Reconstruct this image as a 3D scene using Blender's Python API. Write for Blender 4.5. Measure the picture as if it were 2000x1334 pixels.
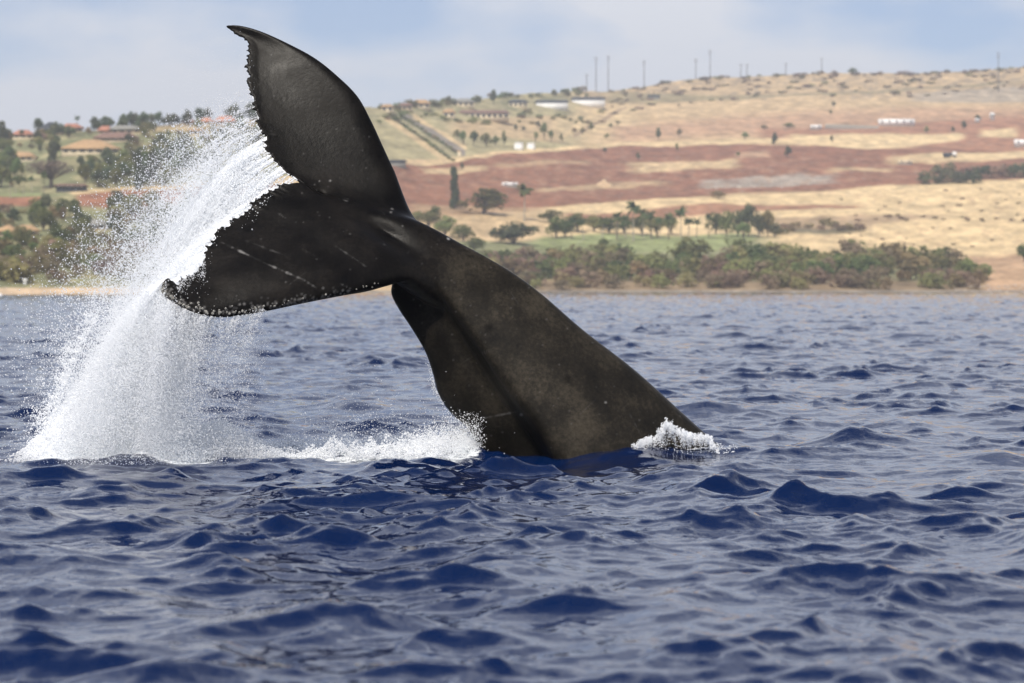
import bpy, bmesh, math, random
import numpy as np
from mathutils import Vector

for o in list(bpy.data.objects):
    bpy.data.objects.remove(o, do_unlink=True)
SC = bpy.context.scene
COL = SC.collection
RNG = np.random.default_rng(7)
random.seed(7)

# ------------------------------------------------------------------ camera
F = 5700.0      # focal length in pixels of the 2000 px wide photograph
H = 1.7         # eye height above the mean sea level
V0 = 562.0      # row of the true horizon
D = 30.0        # distance of the whale
cam_d = bpy.data.cameras.new('camera')
cam = bpy.data.objects.new('camera', cam_d)
COL.objects.link(cam)
cam.location = (0, 0, H)
cam.rotation_euler = (math.radians(90), 0, 0)
cam_d.sensor_fit = 'HORIZONTAL'
cam_d.sensor_width = 36.0
cam_d.lens = F / 2000 * 36.0
cam_d.shift_y = -(667 - V0) / 2000
cam_d.clip_start = 0.5
cam_d.clip_end = 20000
cam_d.dof.use_dof = True
cam_d.dof.focus_distance = 29.6
cam_d.dof.aperture_fstop = 2.8
SC.camera = cam

# ------------------------------------------------------------------ sky + sun
SUN_EL = math.radians(54)
SUN_AZ = math.radians(203)          # compass style: 0 = +Y, 90 = +X
sun_dir = Vector((math.sin(SUN_AZ) * math.cos(SUN_EL), math.cos(SUN_AZ) * math.cos(SUN_EL), math.sin(SUN_EL)))
W = bpy.data.worlds.new('World')
SC.world = W
W.use_nodes = True
nt = W.node_tree
nt.nodes.clear()
wo = nt.nodes.new('ShaderNodeOutputWorld')
bg = nt.nodes.new('ShaderNodeBackground')
sky = nt.nodes.new('ShaderNodeTexSky')
sky.sky_type = 'NISHITA'
sky.sun_disc = False
sky.sun_elevation = SUN_EL
sky.sun_rotation = SUN_AZ
sky.altitude = 0
sky.air_density = 0.8
sky.dust_density = 0.0
sky.ozone_density = 2.0
bg.inputs[1].default_value = 0.085
# soft high cloud veil, the same all round the sky
tc = nt.nodes.new('ShaderNodeTexCoord')
mp = nt.nodes.new('ShaderNodeMapping')
mp.inputs['Scale'].default_value = (1.0, 1.0, 2.6)
nz = nt.nodes.new('ShaderNodeTexNoise')
nz.inputs['Scale'].default_value = 9.0
nz.inputs['Detail'].default_value = 5.0
nz.inputs['Roughness'].default_value = 0.5
cr = nt.nodes.new('ShaderNodeValToRGB')
cr.color_ramp.elements[0].position = 0.40
cr.color_ramp.elements[0].color = (0.22, 0.22, 0.22, 1)
cr.color_ramp.elements[1].position = 0.60
cr.color_ramp.elements[1].color = (1.0, 1.0, 1.0, 1)
mixw = nt.nodes.new('ShaderNodeMix')
mixw.data_type = 'RGBA'
mixw.inputs['B'].default_value = (6.15, 6.35, 6.85, 1)
L = nt.links.new
L(tc.outputs['Generated'], mp.inputs['Vector'])
L(mp.outputs['Vector'], nz.inputs['Vector'])
L(nz.outputs['Fac'], cr.inputs['Fac'])
cf = nt.nodes.new('ShaderNodeMath'); cf.operation = 'MULTIPLY'
op = nt.nodes.new('ShaderNodeMapRange'); op.interpolation_type = 'SMOOTHSTEP'
op.inputs['From Min'].default_value = 0.25; op.inputs['From Max'].default_value = 0.75
op.inputs['To Min'].default_value = 1.0; op.inputs['To Max'].default_value = 0.12
L(cr.outputs['Color'], cf.inputs[0]); L(op.outputs[0], cf.inputs[1])
L(cf.outputs[0], mixw.inputs['Factor'])
# cloud banks crowd together towards the horizon and open up overhead
sep = nt.nodes.new('ShaderNodeSeparateXYZ')
ov = nt.nodes.new('ShaderNodeMapRange')
ov.inputs['From Min'].default_value = 0.0; ov.inputs['From Max'].default_value = 1.0
ov.inputs['To Min'].default_value = 1.0; ov.inputs['To Max'].default_value = 3.2
cm = nt.nodes.new('ShaderNodeMix'); cm.data_type = 'RGBA'; cm.blend_type = 'MULTIPLY'
cm.inputs['Factor'].default_value = 1.0
cm.inputs['A'].default_value = (6.15, 6.35, 6.85, 1)
L(tc.outputs['Generated'], sep.inputs[0]); L(sep.outputs['Z'], ov.inputs['Value']); L(sep.outputs['Z'], op.inputs['Value']); L(ov.outputs[0], cm.inputs['B'])
L(cm.outputs['Result'], mixw.inputs['B'])
tint = nt.nodes.new('ShaderNodeMix'); tint.data_type = 'RGBA'; tint.blend_type = 'MULTIPLY'
tint.inputs['Factor'].default_value = 1.0; tint.inputs['B'].default_value = (0.66, 0.74, 0.92, 1)
L(sky.outputs['Color'], tint.inputs['A'])
L(tint.outputs['Result'], mixw.inputs['A'])
L(mixw.outputs['Result'], bg.inputs['Color'])
L(bg.outputs[0], wo.inputs['Surface'])

sl = bpy.data.lights.new('sun', 'SUN')
sl.energy = 4.2
sl.angle = math.radians(0.6)
sl.color = (1.0, 0.93, 0.83)
sun = bpy.data.objects.new('sun', sl)
COL.objects.link(sun)
sun.rotation_euler = (-sun_dir).to_track_quat('-Z', 'Y').to_euler()

SC.view_settings.view_transform = 'Standard'
SC.view_settings.look = 'None'
SC.view_settings.gamma = 1.0
SC.view_settings.exposure = 0.32
SC.view_settings.use_curve_mapping = False
SC.render.engine = 'CYCLES'
SC.cycles.max_bounces = 18
SC.cycles.diffuse_bounces = 16
SC.cycles.glossy_bounces = 3
SC.cycles.transmission_bounces = 16
SC.cycles.volume_bounces = 0
SC.cycles.use_denoising = True
SC.cycles.sample_clamp_indirect = 4.0

# ------------------------------------------------------------------ helpers
def P(u, v, Y):
    """photo pixel + distance -> world point"""
    return np.stack([(np.asarray(u) - 1000) / F * Y, np.asarray(Y) + 0 * np.asarray(u), H - (np.asarray(v) - V0) / F * Y], -1)

def mesh_np(name, verts, faces, smooth=False):
    """faces: (n,3) or (n,4) int array, or a list of such arrays"""
    me = bpy.data.meshes.new(name)
    if not isinstance(faces, list):
        faces = [faces]
    faces = [np.asarray(f, dtype=np.int32) for f in faces if len(f)]
    verts = np.asarray(verts, dtype=np.float32)
    me.vertices.add(len(verts))
    me.vertices.foreach_set('co', verts.ravel())
    if faces:
        loops = np.concatenate([f.ravel() for f in faces])
        totals = np.concatenate([np.full(len(f), f.shape[1], np.int32) for f in faces])
        starts = np.concatenate([[0], np.cumsum(totals)[:-1]]).astype(np.int32)
        me.loops.add(len(loops))
        me.loops.foreach_set('vertex_index', loops)
        me.polygons.add(len(totals))
        me.polygons.foreach_set('loop_start', starts)
        me.polygons.foreach_set('loop_total', totals)
        if smooth:
            me.polygons.foreach_set('use_smooth', np.ones(len(totals), bool))
    me.update()
    return me

def obj(name, me, mat=None, parent=None, loc=None):
    o = bpy.data.objects.new(name, me)
    COL.objects.link(o)
    if mat is not None and me is not None and len(me.materials) == 0:
        me.materials.append(mat)
    if parent is not None:
        o.parent = parent
    if loc is not None:
        o.location = loc
    return o

def tag(o, label=None, cat=None, group=None, kind=None):
    if label: o['label'] = label
    if cat: o['category'] = cat
    if group: o['group'] = group
    if kind: o['kind'] = kind
    return o

def grid_faces(nr, nc, wrap=False):
    r = np.arange(nr - 1)[:, None]
    c = np.arange(nc if wrap else nc - 1)[None, :]
    c2 = (c + 1) % nc
    return np.stack([r * nc + c, r * nc + c2, (r + 1) * nc + c2, (r + 1) * nc + c], -1).reshape(-1, 4)

def color_attr(me, name, rgb):
    a = me.attributes.new(name, 'FLOAT_COLOR', 'POINT')
    rgba = np.ones((len(rgb), 4), np.float32)
    rgba[:, :3] = rgb
    a.data.foreach_set('color', rgba.ravel())

def float_attr(me, name, val):
    a = me.attributes.new(name, 'FLOAT', 'POINT')
    a.data.foreach_set('value', np.asarray(val, np.float32))

_NT = np.random.default_rng(99).random((256, 256))
def vnoise(x, y):
    xi = np.floor(x).astype(int); yi = np.floor(y).astype(int)
    fx = x - xi; fy = y - yi
    fx = fx * fx * (3 - 2 * fx); fy = fy * fy * (3 - 2 * fy)
    a = _NT[xi & 255, yi & 255]; b = _NT[(xi + 1) & 255, yi & 255]
    c = _NT[xi & 255, (yi + 1) & 255]; d = _NT[(xi + 1) & 255, (yi + 1) & 255]
    return (a * (1 - fx) + b * fx) * (1 - fy) + (c * (1 - fx) + d * fx) * fy
def fbm(x, y, o=4):
    s = 0; a = 0.5
    for i in range(o):
        s = s + a * vnoise(x + 17.3 * i, y + 9.1 * i); a *= 0.5; x = x * 2.03; y = y * 2.03
    return s
def sstep(a, b, x):
    t = np.clip((x - a) / (b - a), 0, 1)
    return t * t * (3 - 2 * t)

def catmull(pts, n):
    """resample a polyline smoothly to n points, even in arc length"""
    p = np.asarray(pts, float)
    q = np.vstack([2 * p[0] - p[1], p, 2 * p[-1] - p[-2]])
    out = []
    for i in range(1, len(q) - 2):
        t = np.linspace(0, 1, 24, endpoint=False)[:, None]
        a, b, c, d = q[i - 1], q[i], q[i + 1], q[i + 2]
        out.append(0.5 * ((2 * b) + (-a + c) * t + (2 * a - 5 * b + 4 * c - d) * t ** 2 + (-a + 3 * b - 3 * c + d) * t ** 3))
    out.append(q[-2][None])
    o = np.vstack(out)
    s = np.concatenate([[0], np.cumsum(np.linalg.norm(np.diff(o * np.array([1, 1, 190.0][:o.shape[1]]), axis=0), axis=1))])
    s /= s[-1]
    tt = np.linspace(0, 1, n)
    return np.stack([np.interp(tt, s, o[:, k]) for k in range(o.shape[1])], -1)

# ------------------------------------------------------------------ materials
def new_mat(name):
    m = bpy.data.materials.new(name)
    m.use_nodes = True
    n = m.node_tree.nodes
    return m, m.node_tree, n['Principled BSDF'], n['Material Output']

def plain(name, col, rough=0.8, var=0.25, scale=0.6, spec=0.3, rnd=0.0):
    """colour with noise variation, optionally varied per object"""
    m, t, b, out = new_mat(name)
    n = t.nodes.new('ShaderNodeTexNoise'); n.inputs['Scale'].default_value = scale; n.inputs['Detail'].default_value = 4
    c = t.nodes.new('ShaderNodeTexCoord')
    t.links.new(c.outputs['Object'], n.inputs['Vector'])
    r = t.nodes.new('ShaderNodeMapRange')
    r.inputs['To Min'].default_value = 1 - var; r.inputs['To Max'].default_value = 1 + var
    r.inputs['From Min'].default_value = 0.3; r.inputs['From Max'].default_value = 0.7
    t.links.new(n.outputs['Fac'], r.inputs['Value'])
    hs = t.nodes.new('ShaderNodeHueSaturation')
    hs.inputs['Color'].default_value = (*col, 1)
    if rnd:
        oi = t.nodes.new('ShaderNodeObjectInfo')
        h = t.nodes.new('ShaderNodeMapRange'); h.inputs['To Min'].default_value = 0.5 - 0.06 * rnd; h.inputs['To Max'].default_value = 0.5 + 0.035 * rnd
        t.links.new(oi.outputs['Random'], h.inputs['Value']); t.links.new(h.outputs[0], hs.inputs['Hue'])
        mu = t.nodes.new('ShaderNodeMath'); mu.operation = 'MULTIPLY'
        wn = t.nodes.new('ShaderNodeTexWhiteNoise'); wn.noise_dimensions = '1D'
        t.links.new(oi.outputs['Random'], wn.inputs['W'])
        v = t.nodes.new('ShaderNodeMapRange'); v.inputs['To Min'].default_value = 1 - 0.35 * rnd; v.inputs['To Max'].default_value = 1 + 0.4 * rnd
        t.links.new(wn.outputs['Value'], v.inputs['Value'])
        t.links.new(r.outputs[0], mu.inputs[0]); t.links.new(v.outputs[0], mu.inputs[1]); t.links.new(mu.outputs[0], hs.inputs['Value'])
    else:
        t.links.new(r.outputs[0], hs.inputs['Value'])
    t.links.new(hs.outputs[0], b.inputs['Base Color'])
    b.inputs['Roughness'].default_value = rough
    b.inputs['Specular IOR Level'].default_value = spec
    return m

def leaf_mat(name, col, rnd=1.0):
    m = plain(name, col, 0.75, 0.35, 0.5, 0.2, rnd)
    t = m.node_tree
    b = t.nodes['Principled BSDF']; out = t.nodes['Material Output']
    hs = [n for n in t.nodes if n.type == 'HUE_SAT'][0]
    tr = t.nodes.new('ShaderNodeBsdfTranslucent')
    t.links.new(hs.outputs[0], tr.inputs['Color'])
    mx = t.nodes.new('ShaderNodeMixShader'); mx.inputs[0].default_value = 0.48
    t.links.new(b.outputs[0], mx.inputs[1]); t.links.new(tr.outputs[0], mx.inputs[2]); t.links.new(mx.outputs[0], out.inputs['Surface'])
    return m

M = {}
M['leaf_green'] = leaf_mat('leaf_green', (0.187, 0.220, 0.079))
M['leaf_dark'] = leaf_mat('leaf_dark', (0.135, 0.16, 0.08))
M['leaf_olive'] = leaf_mat('leaf_olive', (0.281, 0.259, 0.108))
M['leaf_brown'] = leaf_mat('leaf_brown', (0.29, 0.22, 0.14), 0.7)
M['twig_brown'] = leaf_mat('twig_brown', (0.22, 0.17, 0.13), 0.2)
M['palm_leaf'] = leaf_mat('palm_leaf', (0.115, 0.155, 0.06), 0.6)
M['bark'] = plain('bark', (0.16, 0.13, 0.1), 0.9)
M['pale_bark'] = plain('pale_bark', (0.36, 0.32, 0.25), 0.9)
M['white_paint'] = plain('white_paint', (0.78, 0.77, 0.74), 0.6, 0.08)
M['cream_wall'] = plain('cream_wall', (0.62, 0.52, 0.36), 0.8, 0.1)
M['tan_wall'] = plain('tan_wall', (0.42, 0.33, 0.22), 0.8, 0.12)
M['roof_tan'] = plain('roof_tan', (0.42, 0.27, 0.14), 0.8, 0.15)
M['roof_red'] = plain('roof_red', (0.38, 0.17, 0.11), 0.8, 0.2)
M['roof_orange'] = plain('roof_orange', (0.52, 0.22, 0.12), 0.8, 0.15)
M['roof_brown'] = plain('roof_brown', (0.2, 0.12, 0.09), 0.8, 0.2)
M['roof_dark'] = plain('roof_dark', (0.05, 0.055, 0.06), 0.8, 0.2)
M['roof_grey'] = plain('roof_grey', (0.24, 0.23, 0.2), 0.8, 0.15)
M['glass_dark'] = plain('glass_dark', (0.03, 0.035, 0.04), 0.2, 0.1)
M['pole'] = plain('pole', (0.13, 0.12, 0.12), 0.8)
M['rock'] = plain('rock', (0.26, 0.22, 0.17), 0.9, 0.3, 0.8, 0.3, 0.5)
M['pale_rock'] = plain('pale_rock', (0.42, 0.37, 0.31), 0.9, 0.3, 0.8, 0.3, 0.5)
M['soil'] = plain('soil', (0.5, 0.36, 0.22), 0.95, 0.2)
M['tyre'] = plain('tyre', (0.03, 0.03, 0.03), 0.9)
M['barnacle'] = plain('barnacle', (0.27, 0.26, 0.235), 0.5, 0.4, 30)

# ---- water
def water_mat():
    m, t, b, out = new_mat('sea_water')
    b.inputs['Base Color'].default_value = (0.0008, 0.0085, 0.044, 1)
    b.inputs['Roughness'].default_value = 0.022
    b.inputs['IOR'].default_value = 1.333
    g = t.nodes.new('ShaderNodeNewGeometry')
    mp = t.nodes.new('ShaderNodeMapping'); mp.inputs['Scale'].default_value = (1, 0.8, 1)
    n1 = t.nodes.new('ShaderNodeTexNoise'); n1.inputs['Scale'].default_value = 5.5; n1.inputs['Detail'].default_value = 4; n1.inputs['Roughness'].default_value = 0.55
    t.links.new(g.outputs['Position'], mp.inputs['Vector']); t.links.new(mp.outputs[0], n1.inputs['Vector'])
    bp = t.nodes.new('ShaderNodeBump'); bp.inputs['Strength'].default_value = 1.0; bp.inputs['Distance'].default_value = 0.0065
    t.links.new(n1.outputs['Fac'], bp.inputs['Height']); t.links.new(bp.outputs[0], b.inputs['Normal'])
    fo = t.nodes.new('ShaderNodeAttribute'); fo.attribute_name = 'foam'
    nf = t.nodes.new('ShaderNodeTexNoise'); nf.inputs['Scale'].default_value = 7; nf.inputs['Detail'].default_value = 7; nf.inputs['Roughness'].default_value = 0.65
    t.links.new(g.outputs['Position'], nf.inputs['Vector'])
    ad = t.nodes.new('ShaderNodeMath'); ad.operation = 'ADD'
    t.links.new(fo.outputs['Fac'], ad.inputs[0]); t.links.new(nf.outputs['Fac'], ad.inputs[1])
    mr = t.nodes.new('ShaderNodeMapRange'); mr.inputs['From Min'].default_value = 0.98; mr.inputs['From Max'].default_value = 1.14
    t.links.new(ad.outputs[0], mr.inputs['Value'])
    fb = t.nodes.new('ShaderNodeBsdfPrincipled'); fb.inputs['Base Color'].default_value = (0.82, 0.85, 0.86, 1); fb.inputs['Roughness'].default_value = 0.6
    bp2 = t.nodes.new('ShaderNodeBump'); bp2.inputs['Strength'].default_value = 0.8; bp2.inputs['Distance'].default_value = 0.05
    t.links.new(nf.outputs['Fac'], bp2.inputs['Height']); t.links.new(bp2.outputs[0], fb.inputs['Normal'])
    mx = t.nodes.new('ShaderNodeMixShader')
    t.links.new(mr.outputs[0], mx.inputs[0]); t.links.new(b.outputs[0], mx.inputs[1]); t.links.new(fb.outputs[0], mx.inputs[2])
    t.links.new(mx.outputs[0], out.inputs['Surface'])
    return m
M['water'] = water_mat()

# ---- white water (drops and foam)
def spray_mat():
    m, t, b, out = new_mat('white_water')
    b.inputs['Base Color'].default_value = (0.945, 0.955, 0.965, 1)
    b.inputs['Roughness'].default_value = 0.35
    b.inputs['IOR'].default_value = 1.33
    tr = t.nodes.new('ShaderNodeBsdfTranslucent'); tr.inputs['Color'].default_value = (0.955, 0.965, 0.975, 1)
    mx = t.nodes.new('ShaderNodeMixShader'); mx.inputs[0].default_value = 0.5
    t.links.new(b.outputs[0], mx.inputs[1]); t.links.new(tr.outputs[0], mx.inputs[2]); t.links.new(mx.outputs[0], out.inputs['Surface'])
    return m
M['spray'] = spray_mat()

# ---- ground: colours of fields and soils are stored on the terrain, grain from noise
def ground_mat():
    m, t, b, out = new_mat('hillside_ground')
    a = t.nodes.new('ShaderNodeAttribute'); a.attribute_name = 'soil'
    g = t.nodes.new('ShaderNodeNewGeometry')
    mp = t.nodes.new('ShaderNodeMapping'); mp.inputs['Scale'].default_value = (1, 0.35, 1)
    n1 = t.nodes.new('ShaderNodeTexNoise'); n1.inputs['Scale'].default_value = 0.09; n1.inputs['Detail'].default_value = 8; n1.inputs['Roughness'].default_value = 0.65
    t.links.new(g.outputs['Position'], mp.inputs['Vector']); t.links.new(mp.outputs[0], n1.inputs['Vector'])
    mr = t.nodes.new('ShaderNodeMapRange'); mr.inputs['From Min'].default_value = 0.3; mr.inputs['From Max'].default_value = 0.7; mr.inputs['To Min'].default_value = 0.62; mr.inputs['To Max'].default_value = 1.38
    t.links.new(n1.outputs['Fac'], mr.inputs['Value'])
    hs = t.nodes.new('ShaderNodeHueSaturation')
    t.links.new(a.outputs['Color'], hs.inputs['Color']); t.links.new(mr.outputs[0], hs.inputs['Value'])
    t.links.new(hs.outputs[0], b.inputs['Base Color'])
    b.inputs['Roughness'].default_value = 0.95
    b.inputs['Specular IOR Level'].default_value = 0.1
    return m
M['ground'] = ground_mat()

# ---- whale skin
def skin_mat():
    m, t, b, out = new_mat('whale_skin')
    tcn = t.nodes.new('ShaderNodeTexCoord')
    n1 = t.nodes.new('ShaderNodeTexNoise'); n1.inputs['Scale'].default_value = 2.2; n1.inputs['Detail'].default_value = 6; n1.inputs['Roughness'].default_value = 0.6
    n2 = t.nodes.new('ShaderNodeTexNoise'); n2.inputs['Scale'].default_value = 26; n2.inputs['Detail'].default_value = 5; n2.inputs['Roughness'].default_value = 0.65
    t.links.new(tcn.outputs['Object'], n1.inputs['Vector']); t.links.new(tcn.outputs['Object'], n2.inputs['Vector'])
    tone = t.nodes.new('ShaderNodeAttribute'); tone.attribute_name = 'tone'
    sm = t.nodes.new('ShaderNodeMath'); sm.operation = 'MULTIPLY_ADD'; sm.inputs[1].default_value = 0.55
    t.links.new(n2.outputs['Fac'], sm.inputs[0]); t.links.new(n1.outputs['Fac'], sm.inputs[2])
    cr = t.nodes.new('ShaderNodeValToRGB')
    e = cr.color_ramp.elements
    e[0].position = 0.52; e[0].color = (0.005, 0.0048, 0.0046, 1)
    e[1].position = 1.0; e[1].color = (0.028, 0.024, 0.019, 1)
    e.new(0.76).color = (0.0115, 0.0102, 0.0086, 1)
    t.links.new(sm.outputs[0], cr.inputs['Fac'])
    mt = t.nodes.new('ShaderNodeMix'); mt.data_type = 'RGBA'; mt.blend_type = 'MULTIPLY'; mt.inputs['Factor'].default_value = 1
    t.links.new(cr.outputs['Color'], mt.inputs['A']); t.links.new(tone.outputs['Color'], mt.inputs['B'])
    sc = t.nodes.new('ShaderNodeAttribute'); sc.attribute_name = 'scar'
    ms = t.nodes.new('ShaderNodeMix'); ms.data_type = 'RGBA'
    ms.inputs['B'].default_value = (0.3, 0.29, 0.28, 1)
    t.links.new(sc.outputs['Fac'], ms.inputs['Factor']); t.links.new(mt.outputs['Result'], ms.inputs['A'])
    t.links.new(ms.outputs['Result'], b.inputs['Base Color'])
    rr = t.nodes.new('ShaderNodeMapRange'); rr.inputs['To Min'].default_value = 0.28; rr.inputs['To Max'].default_value = 0.5
    rr.inputs['From Min'].default_value = 0.3; rr.inputs['From Max'].default_value = 0.7
    t.links.new(n1.outputs['Fac'], rr.inputs['Value']); t.links.new(rr.outputs[0], b.inputs['Roughness'])
    b.inputs['IOR'].default_value = 1.38
    b.inputs['Specular IOR Level'].default_value = 0.12
    bp = t.nodes.new('ShaderNodeBump'); bp.inputs['Strength'].default_value = 0.5; bp.inputs['Distance'].default_value = 0.004
    t.links.new(n2.outputs['Fac'], bp.inputs['Height'])
    bp2 = t.nodes.new('ShaderNodeBump'); bp2.inputs['Strength'].default_value = 0.3; bp2.inputs['Distance'].default_value = 0.02
    t.links.new(n1.outputs['Fac'], bp2.inputs['Height']); t.links.new(bp.outputs[0], bp2.inputs['Normal'])
    t.links.new(bp2.outputs[0], b.inputs['Normal'])
    return m
M['skin'] = skin_mat()

# ------------------------------------------------------------------ sea
def ocean_tile(N, Lm, rms, lam_p, wind, lam_min, seed, spread=0.35):
    r = np.random.default_rng(seed)
    k1 = np.fft.fftfreq(N, Lm / N) * 2 * np.pi
    kx, ky = np.meshgrid(k1, k1, indexing='ij')
    k = np.hypot(kx, ky); k[0, 0] = 1
    kp = 2 * np.pi / lam_p
    S = k ** -4.1 * np.exp(-1.25 * (kp / k) ** 2) * np.exp(-(k * lam_min / (2 * np.pi)) ** 2)
    c = (kx * wind[0] + ky * wind[1]) / k / math.hypot(*wind)
    S *= spread + (1 - spread) * c ** 2
    S[0, 0] = 0
    h = np.sqrt(S) * (r.normal(size=(N, N)) + 1j * r.normal(size=(N, N)))
    hz = np.fft.ifft2(h)
    sc = rms / hz.real.std()
    dx = np.fft.ifft2(-1j * kx / k * h).real * sc
    dy = np.fft.ifft2(-1j * ky / k * h).real * sc
    return hz.real * sc, dx, dy, Lm

def sample(tile, x, y, ang):
    h, dx, dy, Lm = tile
    N = h.shape[0]
    ca, sa = math.cos(ang), math.sin(ang)
    a = (x * ca + y * sa) / Lm * N; b = (-x * sa + y * ca) / Lm * N
    i = np.floor(a).astype(int); j = np.floor(b).astype(int)
    fx = a - i; fy = b - j
    i0, i1, j0, j1 = i % N, (i + 1) % N, j % N, (j + 1) % N
    def g(q):
        return (q[i0, j0] * (1 - fx) + q[i1, j0] * fx) * (1 - fy) + (q[i0, j1] * (1 - fx) + q[i1, j1] * fx) * fy
    hh, xx, yy = g(h), g(dx), g(dy)
    return hh, xx * ca - yy * sa, xx * sa + yy * ca

T1 = ocean_tile(1024, 39.0, 0.0205, 1.75, (0.35, -1), 0.1, 3, 0.25)
T3 = ocean_tile(512, 8.7, 0.0046, 0.5, (-0.5, -1), 0.05, 21, 0.35)
T2 = ocean_tile(512, 71.0, 0.030, 4.2, (-0.2, -1), 0.5, 12, 0.25)
CHOP = -1.05
def sea_surface(x, y):
    h1, x1, y1 = sample(T1, x + 3.1, y + 1.7, 0.12)
    h2, x2, y2 = sample(T2, x, y, -0.3)
    gain = 0.4 + 1.25 * vnoise(x * 0.35 + 5, y * 0.22 + 3) ** 1.5
    h1 = 0.0205 * (np.exp(0.36 * np.clip(h1 / 0.0205, -4, 4)) - 1.065) / 0.36     # peaked crests, flat troughs
    h3, x3, y3 = sample(T3, x, y, 0.4)
    g3 = 1.7 * vnoise(x * 0.5 + 50, y * 0.3 + 3) ** 1.5
    h2 = 0.030 * (np.exp(0.3 * np.clip(h2 / 0.030, -4, 4)) - 1.046) / 0.3
    return h1 * gain + h2 + h3 * g3, (x1 * gain + x2 * 0.9 + x3 * g3) * CHOP, (y1 * gain + y2 * 0.9 + y3 * g3) * CHOP

def build_sea():
    ys = [1.0]
    while ys[-1] < 1150:
        Y = ys[-1]
        ys.append(Y + min(max(0.045, 0.0022 * Y), 6.0) * (3 if Y < 7 else 1))
    ys = np.concatenate([np.linspace(-400, 0, 14), ys, [2000, 4500]])
    inner = np.linspace(-0.3, 0.3, 620)
    edge = 0.3 + 1.9 * (np.linspace(0, 1, 40)[1:] ** 2)
    tt = np.concatenate([-edge[::-1], inner, edge])
    Y, Tn = np.meshgrid(ys, tt, indexing='ij')
    X = Tn * (np.maximum(Y, 0) + 6)
    X = np.where(Y < 0, Tn * (6 - Y), X)
    h, dx, dy = sea_surface(X, Y)
    fade = 1 - sstep(900, 1100, Y)
    calm = np.clip(1 - np.abs(Tn) / 2.4, 0.2, 1) * fade
    rows = (Y > 0.9)
    w = calm * rows
    # the disturbed patch below the falling water and round the whale's flank
    U = 1000 + X / np.maximum(Y, 1) * F
    foam = np.zeros_like(X)
    def patch(u0, u1, y0, y1, fu, fy, amt):
        return amt * sstep(u0 - fu, u0 + fu, U) * (1 - sstep(u1 - fu, u1 + fu, U)) * sstep(y0 - fy, y0 + fy, Y) * (1 - sstep(y1 - fy, y1 + fy, Y))
    foam = np.maximum(foam, patch(60, 420, 28.5, 33, 30, .5, 0.8))
    foam = np.maximum(foam, patch(380, 960, 29.0, 31.8, 40, .6, 0.58))
    foam = np.maximum(foam, patch(560, 950, 29.6, 31.0, 40, .5, 0.66))
    foam = np.maximum(foam, patch(1215, 1400, 29.5, 30.6, 20, .3, 0.5))
    # a low hump of water pushed up in front of the flank
    hump = 0.02 * np.exp(-((U - 1180) / 190) ** 2 - ((Y - 28.9) / 0.7) ** 2)
    dip = -0.05 * np.exp(-((U - 700) / 200) ** 2 - ((Y - 29.6) / 0.8) ** 2) - 0.10 * np.exp(-((U - 1010) / 120) ** 2 - ((Y - 28.9) / 1.1) ** 2)
    # a few taller crests like those nearest the camera
    def crest(u, v, wu, hgt, wy):
        Yc = F * H / (v - V0)
        xc = (u - 1000) / F * Yc
        sx = wu / F * Yc
        return hgt * np.exp(-np.abs((X - xc) / sx) ** 1.5 - ((Y - Yc) / wy) ** 2)
    bumps = crest(655, 1062, 55, 0.13, 0.35) + crest(1000, 1120, 170, 0.1, 0.4) + crest(445, 1290, 90, 0.07, 0.3) \
        + crest(740, 1215, 110, 0.06, 0.3) + crest(1310, 1190, 120, 0.07, 0.35) + crest(1650, 868, 110, 0.12, 0.6) \
        + crest(1375, 810, 70, 0.13, 0.7) + crest(1960, 900, 80, 0.1, 0.6)
    Z = h * w + hump + dip + bumps * rows
    V = np.stack([X + dx * w, Y + dy * w, Z], -1).reshape(-1, 3)
    me = mesh_np('sea', V, grid_faces(len(ys), len(tt))[:, ::-1], True)
    float_attr(me, 'foam', foam.ravel())
    o = obj('sea', me, M['water'])
    tag(o, 'choppy navy blue sea with silvery sky reflections', 'sea', kind='structure')
build_sea()

# ------------------------------------------------------------------ hillside terrain
SKY_U = [-1400, -700, 0, 60, 100, 200, 300, 400, 500, 600, 740, 800, 880, 960, 1040, 1100, 1180, 1250, 1300, 1400, 1500, 1600, 1700, 1800, 1850, 1950, 2000, 2700, 3400]
SKY_V = [262, 262, 266, 264, 258, 250, 242, 234, 226, 219, 213, 207, 198, 191, 183, 178, 181, 171, 161, 152, 147, 142, 143, 143, 139, 133, 130, 116, 130]
def skyv(u): return np.interp(u, SKY_U, SKY_V)
def ysh(u): return 690 + 295 * sstep(150, 900, u) + 12 * np.sin(u * 0.011)
def ycr(u): return 1500 + 1300 * sstep(350, 1500, u)
def vshore(u): return V0 + H * F / ysh(u)
def t_of(u, v):
    return (vshore(u) - v) / (vshore(u) - skyv(u))
def ground_at(u, v):
    s = np.clip(t_of(u, v), 0, 1)
    Y = ysh(u) * (ycr(u) / ysh(u)) ** s
    z = H - (v - V0) / F * Y
    return s, Y, z
def undul(x, y):
    return (fbm(x * 0.012, y * 0.012, 4) - 0.47)
def at(u, v):
    s, Y, z = ground_at(float(u), float(v))
    x = (u - 1000) / F * Y
    return Vector((x, float(Y), float(z + undul(np.array(x), np.array(Y)) * 5 * sstep(0.02, 0.2, s))))

TAN = np.array((0.5, 0.36, 0.2)); STRAW = np.array((0.59, 0.44, 0.24)); RED = np.array((0.235, 0.108, 0.062))
PINK = np.array((0.36, 0.225, 0.135)); DRYG = np.array((0.25, 0.215, 0.115)); GREEN = np.array((0.19, 0.21, 0.09))
GREY = np.array((0.3, 0.26, 0.21)); OLIVE = np.array((0.15, 0.15, 0.075)); SAND = np.array((0.5, 0.37, 0.24)); BROWN = np.array((0.24, 0.16, 0.1))

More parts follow.
